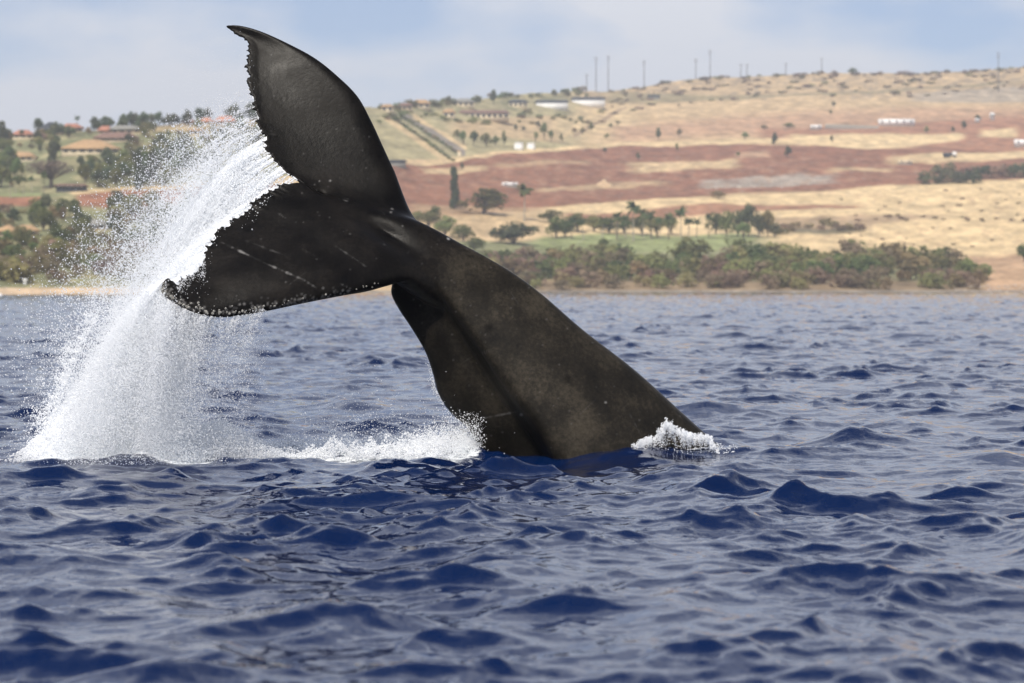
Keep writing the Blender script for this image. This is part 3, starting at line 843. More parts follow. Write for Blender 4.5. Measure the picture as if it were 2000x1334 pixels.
def strands(edge, t0, t1, n, per, vx, svx, vy, svy, g, amax, spread, r0, r1, seed, tw=None, jit=1.0, sdy=.3, ddy=0.0, drop_v=908):
    """n jets of water leaving an edge curve; each jet is a string of drops on its own ballistic path (pixels at the whale's distance, depth in metres)"""
    r = np.random.default_rng(seed)
    tt = r.uniform(t0, t1, n) if tw is None else np.interp(r.random(n), tw[0], tw[1])
    e = np.stack([np.interp(tt, np.linspace(0, 1, len(edge)), edge[:, k]) for k in range(3)], -1)
    cl = vnoise(tt * 60 + seed, tt * 0)                       # neighbouring jets share some of their speed
    nr = max(30, n // 26)                                      # jets gather into ropes that share a path
    rp = r.integers(0, nr, n); rt = np.sort(r.uniform(0, 1, nr)); rv = r.normal(size=(nr, 3))
    if tw is None: rt = t0 + (t1 - t0) * rt
    else: rt = np.interp(rt, tw[0], tw[1])
    loose = (r.random(n) < .3)[:, None]
    tt = np.where(loose[:, 0], tt, np.clip(rt[rp] + r.normal(size=n) * .006, 0, 1))
    e = np.stack([np.interp(tt, np.linspace(0, 1, len(edge)), edge[:, k]) for k in range(3)], -1)
    w3 = np.where(loose, r.normal(size=(n, 3)), rv[rp] + .22 * r.normal(size=(n, 3)))
    VX = vx * (1 + svx * (w3[:, 0] * .7 + (cl - .5) * 1.6)); VY = vy + svy * w3[:, 1]
    VD = ddy + sdy * w3[:, 2]
    per = per * 1.35
    m = r.integers(int(per * .5), int(per * 1.5), n)
    idx = np.repeat(np.arange(n), m)
    a0 = r.uniform(0, amax, n)                                 # each string sits at one stretch of its path
    ln = r.uniform(.08, .5, n)
    a = np.clip(a0[idx] + (r.random(len(idx)) - .3) * ln[idx], 0, amax)
    s = spread * a ** 1.3 * jit
    u = e[idx, 0] + VX[idx] * a + r.normal(size=len(idx)) * s
    v = e[idx, 1] + VY[idx] * a + .5 * g * a * a + r.normal(size=len(idx)) * s
    d = e[idx, 2] + VD[idx] * a + r.normal(size=len(idx)) * s / 190 * 1.5
    rad = (r0 + (r1 - r0) * r.random(len(idx)) ** 4) * .84
    ok = v < drop_v
    return np.stack([u, v, d, rad], -1)[ok]

def to_world(a):
    return P(a[:, 0], a[:, 1], D + a[:, 2]), a[:, 3]

def build_spray():
    parts = []
    # sheet off the lower (near) fluke
    parts.append(strands(TN, .08, .93, 8000, 46, -222, .13, 150, 36, 500, 1.3, 8, .0028, .0085, 1, ddy=.15))
    parts.append(strands(TN, .16, .95, 2400, 50, -215, .08, 130, 24, 500, .55, 5, .003, .007, 2, sdy=.12))
    parts.append(strands(TN, .30, .97, 4600, 50, -200, .16, 140, 36, 500, 1.3, 12, .0028, .0085, 9, sdy=.35, tw=([0, .5, 1], [.3, .75, .97])))
    # sheet off the upper (far) fluke
    parts.append(strands(TF, .05, .5, 2600, 50, -300, .12, 170, 38, 500, 1.35, 7, .0028, .008, 3, tw=([0, .5, .85, 1], [.07, .24, .36, .48]), ddy=-.5))
    parts.append(strands(TF, .12, .34, 1000, 80, -310, .05, 170, 14, 500, .55, 3, .003, .0065, 4, ddy=-.3, sdy=.12))
    # fine wide-flung drops
    parts.append(strands(TF, .10, .6, 3600, 10, -320, .17, 110, 70, 500, 1.2, 20, .0022, .009, 5, ddy=-.4, sdy=.6))
    parts.append(strands(TN, .10, .95, 2200, 12, -235, .18, 140, 70, 500, 1.25, 20, .0022, .011, 6, sdy=.6))
    # curtain falling below the near fluke's tip
    lead = catmull(NEAR_L, 200)[::-1]
    parts.append(strands(lead, 0, .36, 2600, 22, -45, 1.0, 60, 50, 600, 1.05, 24, .0020, .006, 7, sdy=.5, tw=([0, .45, .8, 1], [0, .07, .18, .34])))
    parts.append(strands(TN, .6, .97, 6000, 30, -110, .6, 120, 50, 560, 1.1, 20, .0022, .008, 8, sdy=.45))
    # sparse mist flung up and out from the upper fluke
    r = np.random.default_rng(31)
    n = 1500
    q = np.stack([r.normal(420, 60, n), r.normal(190, 55, n), r.normal(.5, .4, n), .0012 + .0018 * r.random(n) ** 3], -1)
    parts.append(q[(q[:, 0] < 498)])
    a = np.vstack(parts)
    pos, rad = to_world(a)
    points_object('water_spray', pos, rad, M['spray'], 'white curtain of water streaming off the trailing edges of the flukes', 'spray')

    # ---- churned foot of the curtain
    parts = []
    def mound(n, uc, su, vb, hgt, sd, r0, r1, seed, dc=0.0, tilt=0.0, pw=1.6):
        r = np.random.default_rng(seed)
        x = r.normal(size=n); y = r.normal(size=n)
        lump = fbm((uc + su * x) * .03 + seed, y * 1.3 + 3, 4)
        top = hgt * np.exp(-.5 * (x * x * .55 + y * y * .35)) * (.35 + 1.3 * lump)
        h = top * r.random(n) ** (1 / pw)
        return np.stack([uc + su * x + tilt * h, vb - h, dc + sd * y, r0 + (r1 - r0) * r.random(n) ** 3], -1)
    parts.append(mound(170000, 200, 58, 902, 175, .35, .004, .012, 41, .0))
    parts.append(mound(100000, 135, 32, 902, 105, .3, .004, .012, 42, -.05))
    parts.append(mound(80000, 275, 55, 902, 130, .4, .003, .010, 43, .05))
    parts.append(mound(30000, 410, 70, 900, 80, .45, .0025, .008, 44, .1))
    # strings thrown outwards on the left
    r = np.random.default_rng(45)
    for i in range(150):
        b0 = np.array((r.uniform(75, 150), r.uniform(800, 890)))
        if i > 60: b0 = np.array((np.interp(q_ := r.uniform(600, 860), [600, 700, 800, 870], [200, 150, 112, 90]), q_))
        ln = r.uniform(10, 38); an = r.uniform(2.2, 4.0); k = r.integers(12, 45)
        tq = r.random(k)
        bend = r.normal() * .5
        uu = b0[0] + ln * tq * math.cos(an) + r.normal(size=k) * 2.2; vv = b0[1] - ln * tq * math.sin(an) * .8 + bend * ln * tq ** 2 + r.normal(size=k) * 2.2
        parts.append(np.stack([uu, vv, np.full(k, r.normal() * .2), .003 + .006 * r.random(k) ** 2], -1))
    # rags of foam between the curtain and the whale
    for i in range(150):
        uc = r.uniform(380, 930); vb = r.uniform(868, 898); hh = r.uniform(4, 24) * (1 + .9 * (uc > 640)); k = r.integers(60, 330)
        x = r.normal(size=k)
        h = hh * np.exp(-.5 * x * x) * r.random(k) ** .7
        parts.append(np.stack([uc + x * r.uniform(6, 24), vb - h, np.full(k, (885 - vb) / 22) + r.normal(size=k) * .07, .0028 + .006 * r.random(k) ** 2], -1))
    # burst against the left flank
    n = 9000
    an = r.uniform(1.2, 2.9, n); sp = r.random(n) ** .6
    uu = 915 - 15 * r.random(n) + np.cos(an) * sp * 110; vv = 893 - np.sin(an) * sp * r.uniform(20, 95, n)
    parts.append(np.stack([uu, vv, r.normal(-.15, .2, n), .002 + .005 * r.random(n) ** 3], -1))
    n = 5000
    parts.append(np.stack([r.normal(690, 90, n), 890 - np.abs(r.normal(0, 55, n)), r.normal(.1, .4, n), .0018 + .004 * r.random(n) ** 3], -1))
    n = 260      # drips along the left edge of the stock
    vv = r.normal(755, 22, n)
    parts.append(np.stack([np.interp(vv, [684, 720, 762, 798], [829, 842, 852, 872]) - np.abs(r.normal(0, 4, n)), vv, r.normal(-.05, .08, n), .002 + .003 * r.random(n)], -1))
    a = np.vstack(parts)
    pos, rad = to_world(a)
    points_object('splash_foam', pos, rad, M['spray'], 'churned white foam where the falling water hits the sea left of the whale', 'foam')

    # ---- little breaker riding up the right flank
    parts = []
    crest = np.array([(1232, 882), (1250, 866), (1268, 856), (1284, 850), (1294, 834), (1305, 824), (1314, 836), (1330, 842), (1348, 850), (1364, 850), (1380, 852), (1392, 868), (1400, 880)], float)
    cu = catmull(np.c_[crest, np.zeros(len(crest))], 400)
    for i in range(300):
        c0 = cu[r.integers(0, 400)]
        k = r.integers(12, 60); ln = (886 - c0[1]) * r.uniform(.15, .95)
        tq = r.random(k) ** 2.6
        parts.append(np.stack([c0[0] + r.normal() * 3 + r.normal(size=k) * 1.6 + tq * ln * r.normal() * .25, c0[1] + r.normal() * 3 + tq * ln + r.normal(size=k) * 1.5, np.full(k, -.42 + r.normal() * .07), .0018 + .0042 * r.random(k) ** 2.5], -1))
    for i in range(60):
        k = r.integers(8, 30); uc = r.uniform(1390, 1475); 
        parts.append(np.stack([uc + r.normal(size=k) * 3, 886 - r.random(k) * r.uniform(4, 26) * (1 - (uc - 1390) / 150), np.full(k, -.3 + r.normal() * .1), .002 + .004 * r.random(k) ** 2], -1))
    a = np.vstack(parts)
    pos, rad = to_world(a)
    points_object('breaking_ripple', pos, rad, M['spray'], 'small white breaker lapping up the right flank of the whale', 'foam')
build_spray()

# ------------------------------------------------------------------ vegetation prototypes (unit height 1, unit width 1)
def tube(path, rad, seg=6):
    path = np.asarray(path, float); n = len(path)
    an = np.arange(seg) / seg * 2 * math.pi
    V = []
    for i in range(n):
        d = path[min(i + 1, n - 1)] - path[max(i - 1, 0)]
        d /= np.linalg.norm(d) + 1e-9
        a = np.cross(d, (0.3, 1, 0.1)); a /= np.linalg.norm(a); b = np.cross(d, a)
        V.append(path[i] + rad[i] * (np.cos(an)[:, None] * a + np.sin(an)[:, None] * b))
    return np.vstack(V), grid_faces(n, seg, True)

def merge(parts):
    vs, fs, o = [], [], 0
    for v, f in parts:
        vs.append(np.asarray(v)); fs.append(np.asarray(f) + o); o += len(v)
    return np.vstack(vs), np.vstack(fs)

def leaf_cloud(r, blobs, n, size, up=0.35):
    """leaf sprays scattered through the shell of several blobs: (cx, cy, cz, rx, ry, rz)"""
    bl = np.array(blobs); w = bl[:, 3] * bl[:, 5]; w = w / w.sum()
    k = r.choice(len(bl), n, p=w)
    d = r.normal(size=(n, 3)); d[:, 2] += up; d /= np.linalg.norm(d, axis=1)[:, None]
    q = r.random(n) ** 0.33
    q = 0.45 + 0.62 * q
    c = bl[k, :3] + d * bl[k, 3:6] * q[:, None]
    nn = d + r.normal(size=(n, 3)) * .55; nn /= np.linalg.norm(nn, axis=1)[:, None]
    a = np.cross(nn, r.normal(size=(n, 3))); a /= np.linalg.norm(a, axis=1)[:, None] + 1e-9
    b = np.cross(nn, a)
    s = size * r.uniform(.5, 1.3, n)[:, None]
    V = np.stack([c - a * s, c - b * s * .7, c + a * s, c + b * s * .7], 1)
    V[:, 2] += nn * s * .35
    V = V.reshape(-1, 3)
    V[:, 2] = np.maximum(V[:, 2], 0.0)
    return V, np.arange(n * 4).reshape(-1, 4)

def proto_tree(seed, n=560, flat=0.62, base=0.17, leaf=.065, nb=11):
    r = np.random.default_rng(seed)
    bl = []
    for i in range(nb):
        a = r.uniform(0, 6.28); q = r.random() ** .6 * .33
        z = base + (1 - base) * (.25 + .55 * r.random() * (1 - q))
        rr = r.uniform(.11, .2)
        bl.append((q * math.cos(a), q * math.sin(a), min(z, 1 - rr * flat * 1.4), rr * 1.15, rr * 1.15, rr * 1.5 * flat))
    bl.append((0, 0, 1 - .2 * flat * 1.4, .2, .2, .24 * flat))
    crown = leaf_cloud(r, bl, n, leaf)
    parts = [tube([(0, 0, -.06), (r.normal() * .01, .01, base * .6), (r.normal() * .03, r.normal() * .03, base + .15), (0, 0, base + .35)], [.035, .028, .02, .008])]
    for b in bl[:6]:
        parts.append(tube([(0, 0, base * .7), (b[0] * .5, b[1] * .5, (base + b[2]) * .5), (b[0], b[1], b[2])], [.018, .012, .004], 5))
    return merge(parts), crown

def proto_shrub(seed, n=260, leaf=.075):
    r = np.random.default_rng(seed)
    bl = []
    for i in range(7):
        a = r.uniform(0, 6.28); q = r.random() ** .6 * .36; rr = r.uniform(.13, .24)
        bl.append((q * math.cos(a), q * math.sin(a), r.uniform(.25, .95 - rr), rr, rr, rr * 1.15))
    bl.append((0, 0, .25, .42, .42, .26))
    c = leaf_cloud(r, bl, n, leaf)
    st = [tube([(0, 0, -.05), (b[0] * .5, b[1] * .5, b[2] * .5), (b[0], b[1], b[2])], [.02, .014, .005], 4) for b in bl[:4]]
    return merge([c] + st)

def proto_palm(seed):
    r = np.random.default_rng(seed)
    bx, by = r.normal() * .05, r.normal() * .05
    path = [(0, 0, -.05), (bx * .2, by * .2, .25), (bx * .6, by * .6, .55), (bx, by, .84)]
    trunk = tube(path, [.026, .02, .016, .014], 6)
    V, Fc = [], []
    for i in range(20):
        az = i * 2.4 + r.normal() * .2; el = r.uniform(-.35, 1.15); ln = r.uniform(.26, .36)
        p = np.array((bx, by, .84)); d = np.array((math.cos(az) * math.cos(el), math.sin(az) * math.cos(el), math.sin(el)))
        sd = np.array((-math.sin(az), math.cos(az), 0))
        k0 = len(V); m = 7
        for j in range(m):
            w = .055 * math.sin(math.pi * (j + .6) / m) + .006
            V += [tuple(p - sd * w - np.array((0, 0, w * .7))), tuple(p), tuple(p + sd * w - np.array((0, 0, w * .7)))]
            p = p + d * ln / m; d = d + np.array((0, 0, -.21)); d /= np.linalg.norm(d)
        for j in range(m - 1):
            a = k0 + j * 3
            Fc += [(a, a + 1, a + 4, a + 3), (a + 1, a + 2, a + 5, a + 4)]
    return trunk, (np.array(V), np.array(Fc))

def proto_column(seed):
    r = np.random.default_rng(seed)
    bl = [(r.normal() * .06, r.normal() * .06, z, .36 * (1.05 - z * .45), .36 * (1.05 - z * .45), .07) for z in np.linspace(.1, .95, 13)]
    return tube([(0, 0, -.03), (0, 0, .4), (0, 0, .95)], [.1, .07, .02], 6), leaf_cloud(r, bl, 620, .09, 0)

def proto_bare(seed):
    r = np.random.default_rng(seed)
    parts = [tube([(0, 0, -.05), (.01, 0, .2), (0, .01, .4)], [.04, .03, .02])]
    for i in range(60):
        a = r.uniform(0, 6.28); q = r.random() ** .5 * .46; z = .45 + .5 * math.sqrt(max(0, 1 - (q / .5) ** 2)) * r.uniform(.6, 1)
        parts.append(tube([(0, 0, .25), (math.cos(a) * q * .5, math.sin(a) * q * .5, .25 + (z - .25) * .6), (math.cos(a) * q, math.sin(a) * q, z)], [.014, .008, .002], 4))
    bl = [(math.cos(a) * q, math.sin(a) * q, .55 + .2 * (1 - q / .4), .2, .2, .2) for a, q in zip(r.uniform(0, 6.28, 14), r.random(14) ** .5 * .32)]
    return merge(parts), leaf_cloud(r, bl, 900, .028)

LIB = {}
def lib(kind, i, leafm, trunkm):
    key = (kind, i, leafm)
    if key not in LIB:
        f = {'tree': lambda s: proto_tree(s), 'dome': lambda s: proto_tree(s, 620, .8, .12, .055, 12), 'palm': proto_palm, 'column': proto_column, 'bare': proto_bare}[kind]
        t, c = f(100 + i * 7)
        LIB[key] = (mesh_np(kind + '_trunk', *t), mesh_np(kind + '_crown', *c))
        LIB[key][0].materials.append(M[trunkm]); LIB[key][1].materials.append(M[leafm])
    return LIB[key]
SH = {}
def shrub_mesh(i, leafm):
    if (i, leafm) not in SH:
        me = mesh_np('shrub', *proto_shrub(300 + i)); me.materials.append(M[leafm]); SH[(i, leafm)] = me
    return SH[(i, leafm)]

RV = np.random.default_rng(55)
MARKS_L = [(178, 285, 'the large tan hip roof'), (228, 270, 'the long brown roof'), (247, 255, 'the faded grey-tan roof'), (140, 248, 'the skyline red roof'), (99, 250, 'the dark pyramid roof'), (46, 260, 'the salmon roof'), (38, 303, 'the gabled tan house'),
           (243, 306, 'the cream pavilion'), (441, 233, 'the bright orange roof'), (402, 238, 'the small orange roof'), (384, 264, 'the pale tan house'), (140, 368, 'the dark open pavilion'), (16, 448, 'the round thatched hut'), (52, 448, 'the wide thatched hut'), (186, 432, 'the hidden grey roof'),
           (100, 335, 'the bare brown tree'), (40, 382, 'the green lawn'), (230, 390, 'the red field'), (330, 365, 'the straw strip'), (270, 340, 'the tall thin tree'), (300, 440, 'the falling spray'), (49, 552, 'the white post'), (150, 560, 'the sandy beach'), (300, 290, 'the drifting spray'), (330, 500, 'the spray curtain'), (120, 480, 'the lower wood')]
MARKS_R = [(960, 500, 'the whale back'), (1004, 460, 'the dark dome tree'), (1110, 470, 'the left end of the fairway'), (1176, 470, 'the small fairway tree'), (1237, 440, 'the tallest fairway palm'), (1330, 440, 'the right fairway palms'), (1450, 440, 'the dense tree clump'), (1515, 455, 'the end of the tree clump'), (1566, 500, 'the tall left bush'), (1620, 450, 'the brown field edge'), (1670, 485, 'the highest bush'), (1740, 495, 'the widest tall bush'), (1836, 500, 'the last tall bush'), (1900, 545, 'the bare shore boulders'), (1990, 495, 'the bright edge bush'), (1950, 355, 'the red earth edge'), (1751, 240, 'the long white trailer'), (1665, 140, 'the round skyline tree'), (1950, 150, 'the tall right pole'), (1387, 140, 'the tallest pole'), (1176, 150, 'the close pair of poles'), (1258, 150, 'the lone tall pole'), (1450, 150, 'the faint pole pair'), (1535, 150, 'the pole beside the faint pair'), (1605, 150, 'the crest pole by the round tree'), (1800, 140, 'the bare right crest'), (1850, 170, 'the upper right slope'),
           (757, 215, 'the cream house nearest the fluke'), (822, 208, 'the third saddle house'), (905, 203, 'the grey hip roof'), (945, 226, 'the long low cream house'), (1012, 205, 'the dark-roofed cream house'), (1078, 203, 'the left long white building'), (1149, 202, 'the right long white building'), (830, 270, 'the diagonal road'), (877, 226, 'the narrow gabled house'), (1500, 350, 'the rubble strip'), (1400, 350, 'the left end of the rubble strip'), (1600, 350, 'the right end of the rubble strip'), (1277, 190, 'the small dark shed'), (1700, 430, 'the straw field line'), (1850, 430, 'the middle of the straw field'), (1750, 400, 'the upper straw field')]
def near_mark(u, v):
    best = min((MARKS_L if u < 640 else MARKS_R), key=lambda m: (m[0] - u) ** 2 + ((m[1] - v) * 1.5) ** 2)
    du, dv = u - best[0], v - best[1]
    if abs(du) > 1.3 * abs(dv): rel = 'right of' if du > 0 else 'left of'
    else: rel = 'below' if dv > 0 else 'above'
    if math.hypot(du, dv) > 28: rel = 'well ' + rel if rel in ('below', 'above') else 'some way ' + rel
    return rel + ' ' + best[2]
def size_word(h, lo, hi):
    q = (h - lo) / (hi - lo)
    return 'low' if q < .33 else 'middling' if q < .66 else 'tall'
TN_ = {'leaf_green': 'green', 'leaf_dark': 'dark', 'leaf_olive': 'olive', 'palm_leaf': 'green'}
def tree(name, kind, u, v, hpx, wpx, leafm, label, cat='tree', group=None, trunkm='bark', var=None, rng=None):
    if rng: label = size_word(hpx, *rng) + ' ' + TN_[leafm] + (' round-crowned' if kind == 'dome' else ' open') + ' tree ' + near_mark(u, v)
    loc = at(u, v); k = loc.y / F
    i = int(RV.integers(0, 4)) if var is None else var
    mt, mc = lib(kind, i, leafm, trunkm)
    e = bpy.data.objects.new(name, None); COL.objects.link(e)
    e.empty_display_size = 0.5
    e.location = loc; e.rotation_euler = (0, 0, RV.uniform(0, 6.28)); e.scale = (wpx * k, wpx * k, hpx * k)
    obj('trunk', mt, None, e); obj('crown' if kind != 'palm' else 'fronds', mc, None, e)
    return tag(e, label, cat, group)
def shrub(name, u, v, hpx, wpx, leafm, label, group=None, cat='bush'):
    loc = at(u, v); k = loc.y / F
    o = bpy.data.objects.new(name, shrub_mesh(int(RV.integers(0, 6)), leafm)); COL.objects.link(o)
    o.location = loc; o.rotation_euler = (0, 0, RV.uniform(0, 6.28)); o.scale = (wpx * k, wpx * k * .9, hpx * k)
    return tag(o, label, cat, group)

# ------------------------------------------------------------------ buildings and other made things
def box_np(x0, x1, y0, y1, z0, z1):
    v = np.array([(x, y, z) for z in (z0, z1) for x, y in ((x0, y0), (x1, y0), (x1, y1), (x0, y1))], float)
    f = np.array([(0, 3, 2, 1), (4, 5, 6, 7), (0, 1, 5, 4), (1, 2, 6, 5), (2, 3, 7, 6), (3, 0, 4, 7)])
    return v, f
def hip_roof(w, d, z0, h, over, ridge):
    w += over; d += over; t = .35
    v = np.array([(-w, -d, z0), (w, -d, z0), (w, d, z0), (-w, d, z0), (-w, -d, z0 + t), (w, -d, z0 + t), (w, d, z0 + t), (-w, d, z0 + t), (-w * ridge, 0, z0 + h), (w * ridge, 0, z0 + h)])
    return v, [np.array([(0, 3, 2, 1), (0, 1, 5, 4), (1, 2, 6, 5), (2, 3, 7, 6), (3, 0, 4, 7), (4, 5, 9, 8), (6, 7, 8, 9)]), np.array([(5, 6, 9), (7, 4, 8)])]

def building(name, label, u, v, wpx, wall_px, roof_px, wallm, roofm, nwin=0, depth=9.0, rot=0.0, ridge=.5, cat='house', group=None, door=False, over=.8):
    loc = at(u, v); k = loc.y / F
    w, wh, rh = wpx * k / 2, wall_px * k, roof_px * k
    e = bpy.data.objects.new(name, None); COL.objects.link(e); e.location = loc; e.rotation_euler = (0, 0, rot)
    d = depth / 2
    obj('wall', mesh_np('wall', *box_np(-w, w, -d, d, -2.5, wh)), M[wallm], e)
    rv, rf = hip_roof(w, d, wh + .003, rh, over, ridge)
    obj('roof', mesh_np('roof', rv, rf), M[roofm], e)
    if nwin:
        ww = min(2 * w / nwin * .55, 3.2)
        wm = mesh_np('window', *box_np(-ww / 2, ww / 2, -d - .12, -d + .1, wh * .25, wh * .8)); wm.materials.append(M['glass_dark'])
        fm = mesh_np('window_frame', *box_np(-ww / 2 - .15, ww / 2 + .15, -d - .08, -d + .08, wh * .8 + .01, wh * .8 + .3)); fm.materials.append(M['white_paint'])
        for i in range(nwin):
            o = obj('window', wm, None, e, ((i + .5) / nwin * 2 * w - w, 0, 0))
            obj('window_frame', fm, None, o)
    return tag(e, label, cat, group)

def trailer(name, label, u, v, wpx, hpx, cat='trailer', depth=3.0, mat='white_paint'):
    loc = at(u, v); k = loc.y / F
    w, h = wpx * k / 2, hpx * k
    e = bpy.data.objects.new(name, None); COL.objects.link(e); e.location = loc
    obj('body', mesh_np('body', *merge([box_np(-w, w, -depth / 2, depth / 2, .6, h), box_np(-w * .98, w * .98, -depth / 2 + .15, depth / 2 - .15, h + .002, h + .25)])), M[mat], e)
    obj('skirt', mesh_np('skirt', *box_np(-w * .97, w * .97, -depth / 2 + .1, depth / 2 - .1, -1.2, .597)), M['roof_grey'], e)
    nw = max(2, int(w * 2 / 5))
    wm = mesh_np('window', *box_np(-.6, .6, -depth / 2 - .05, -depth / 2 + .05, .6 + (h - .6) * .4, .6 + (h - .6) * .8)); wm.materials.append(M['glass_dark'])
    for i in range(nw):
        obj('window', wm, None, e, ((i + .5) / nw * 2 * w - w, 0, 0))
    return tag(e, label, cat)

# houses on the left hill
building('house', 'large tan house with a broad hip roof among trees on the left hill', 178, 298, 112, 8, 20, 'cream_wall', 'roof_tan', 7, 13, .1, .25)
building('house', 'long brown-roofed house just right of the large tan hip roof', 228, 278, 78, 5, 13, 'tan_wall', 'roof_brown', 5, 11, -.1, .6)
building('house', 'small red-roofed house above the brown roof on the left ridge', 206, 262, 22, 6, 11, 'tan_wall', 'roof_red', 0, 9)
building('house', 'long house with a faded grey-tan roof under the left ridge trees', 247, 260, 58, 6, 9, 'tan_wall', 'roof_grey', 4, 10, .05, .7)
building('house', 'red-roofed house on the left skyline beneath the lone palm', 140, 254, 42, 6, 10, 'tan_wall', 'roof_red', 3, 10, .15, .4)
building('house', 'dark grey pyramid-roofed house on the left skyline', 99, 260, 44, 8, 17, 'tan_wall', 'roof_dark', 3, 12, .1, .15)
building('house', 'salmon-roofed house near the left edge below the skyline', 46, 266, 40, 6, 11, 'cream_wall', 'roof_red', 3, 10, .1, .4)
building('house', 'low tan house with small gables above the bare brown tree', 38, 310, 60, 7, 11, 'cream_wall', 'roof_tan', 5, 10, -.05, .6)
building('pavilion', 'small cream pavilion in the trees right of the tan house', 243, 314, 20, 9, 6, 'cream_wall', 'roof_tan', 2, 7, 0, .2, 'pavilion')
building('house', 'house with a bright orange roof on the ridge beside the upper fluke', 441, 240, 40, 5, 12, 'tan_wall', 'roof_orange', 3, 10, .1, .45)
building('house', 'small orange-roofed house on the ridge behind the spray', 402, 243, 24, 5, 9, 'cream_wall', 'roof_orange', 2, 9)
building('house', 'tiny pink-roofed house on the ridge left of the orange roofs', 368, 239, 18, 4, 8, 'tan_wall', 'roof_red', 0, 8)
building('house', 'pale tan house on the slope below the orange roofs', 384, 270, 28, 8, 6, 'cream_wall', 'roof_tan', 3, 9, 0, .6)
building('pavilion', 'long low dark open pavilion beside the left lawn', 140, 374, 54, 10, 5, 'roof_dark', 'roof_brown', 6, 9, 0, .8, 'pavilion')
building('hut', 'round tan thatched hut at the left edge above the shore trees', 16, 458, 30, 8, 14, 'tan_wall', 'roof_tan', 0, 8, 0, .15, 'hut')
building('hut', 'wide tan thatched hut among the lower left trees', 52, 456, 44, 8, 13, 'tan_wall', 'roof_tan', 2, 8, .1, .35, 'hut')
building('house', 'grey-roofed house half hidden by trees under the red field', 186, 440, 44, 7, 12, 'tan_wall', 'roof_grey', 3, 9, .1, .5)
# estate on the saddle, right of the upper fluke
building('house', 'small cream house nearest the upper fluke on the saddle', 757, 221, 22, 9, 6, 'cream_wall', 'roof_tan', 2, 9)
building('house', 'low tan house second from the upper fluke on the saddle', 791, 218, 28, 7, 7, 'tan_wall', 'roof_brown', 3, 9)
building('house', 'cream house with a tan hip roof third along the saddle', 822, 213, 34, 8, 9, 'cream_wall', 'roof_tan', 3, 10, .1)
building('house', 'grey hip-roofed house at the top of the saddle', 905, 208, 42, 8, 8, 'cream_wall', 'roof_grey', 4, 11, 0, .4)
building('house', 'narrow gabled cream house at the left end of the colonnade', 877, 231, 22, 9, 8, 'cream_wall', 'roof_tan', 2, 9)
building('house', 'long low cream house with a row of dark openings', 945, 231, 98, 10, 7, 'cream_wall', 'roof_brown', 9, 10, 0, .85)
building('house', 'dark-roofed cream house left of the long white buildings', 1012, 209, 36, 9, 6, 'cream_wall', 'roof_dark', 4, 10)
building('long_building', 'left one of two long white buildings with dark roofs', 1078, 210, 62, 11, 5, 'white_paint', 'roof_dark', 0, 12, 0, .9, 'building')
building('long_building', 'right one of two long white buildings with dark roofs', 1149, 208, 64, 12, 5, 'white_paint', 'roof_dark', 0, 12, 0, .9, 'building')
building('hut', 'left one of two white huts beside the dark trees', 1013, 291, 17, 10, 3, 'white_paint', 'white_paint', 0, 6, 0, .6, 'hut', over=.2)
building('hut', 'right one of two white huts beside the dark trees', 1037, 291, 15, 9, 3, 'white_paint', 'white_paint', 0, 6, 0, .6, 'hut', over=.2)
building('hut', 'tiny pale hut at the foot of the hedged road', 897, 304, 7, 9, 3, 'cream_wall', 'roof_tan', 0, 4, 0, .3, 'hut', over=.2)
building('shed', 'grey shed low beside the foot of the road near the fluke', 770, 322, 44, 7, 4, 'roof_grey', 'roof_dark', 0, 9, 0, .8, 'shed')
building('shed', 'small dark shed on the scrub crest right of the poles', 1277, 194, 22, 6, 3, 'roof_grey', 'roof_dark', 0, 8, 0, .6, 'shed')
# site cabins and trailers on the red earth
trailer('site_trailer', 'short white trailer alone on the red earth near the column tree', 996, 367, 31, 8)
trailer('site_trailer', 'long white trailer on the upper right slope', 1751, 246, 71, 13)
trailer('site_trailer', 'small white trailer at the left end of the low pale wall', 1594, 253, 22, 8)
trailer('site_trailer', 'white trailer cut by the right edge of the picture', 1996, 284, 30, 13)
trailer('site_trailer', 'cream cabin beside the straw strip on the right slope', 1768, 317, 28, 7, 'cabin', 3, 'cream_wall')
trailer('site_trailer', 'tiny white cabin under a tree on the right slope', 1909, 240, 9, 7, 'cabin')
trailer('water_tank', 'upright white tank near the right edge of the slope', 1938, 235, 8, 14, 'tank')
def wall_strip():
    a, b = at(1612, 252), at(1716, 249)
    e = mesh_np('low_wall', *merge([box_np(-.5, .5, -.2, .2, -1, 1)]))
    o = obj('low_wall', e, M['pale_rock']); o.location = (a + b) / 2
    o.rotation_euler = (0, 0, math.atan2(b.y - a.y, b.x - a.x)); o.scale = ((b - a).length, 1.6, 2.6)
    tag(o, 'low pale wall running up to the long white trailer', 'wall')
wall_strip()
def dump_truck(u, v, label):
    loc = at(u, v); k = loc.y / F; w = 26 * k / 2; h = 11 * k
    e = bpy.data.objects.new('dump_truck', None); COL.objects.link(e); e.location = loc; e.rotation_euler = (0, 0, .1)
    obj('bed', mesh_np('bed', *box_np(-w, w * .35, -1.3, 1.3, h * .3, h * .85)), M['roof_dark'], e)
    obj('cab', mesh_np('cab', *box_np(w * .42, w, -1.2, 1.2, h * .25, h)), M['white_paint'], e)
    wm = mesh_np('wheel', *tube([(0, -1.5, 0), (0, -1.45, 0), (0, 1.45, 0), (0, 1.5, 0)], [.05, h * .2, h * .2, .05], 12)); wm.materials.append(M['tyre'])
    for q in (-.7, -.2, .7): obj('wheel', wm, None, e, (w * q, 0, h * .2))
    tag(e, label, 'truck')
dump_truck(1855, 306, 'dark dump truck with white cab parked by the straw strip')

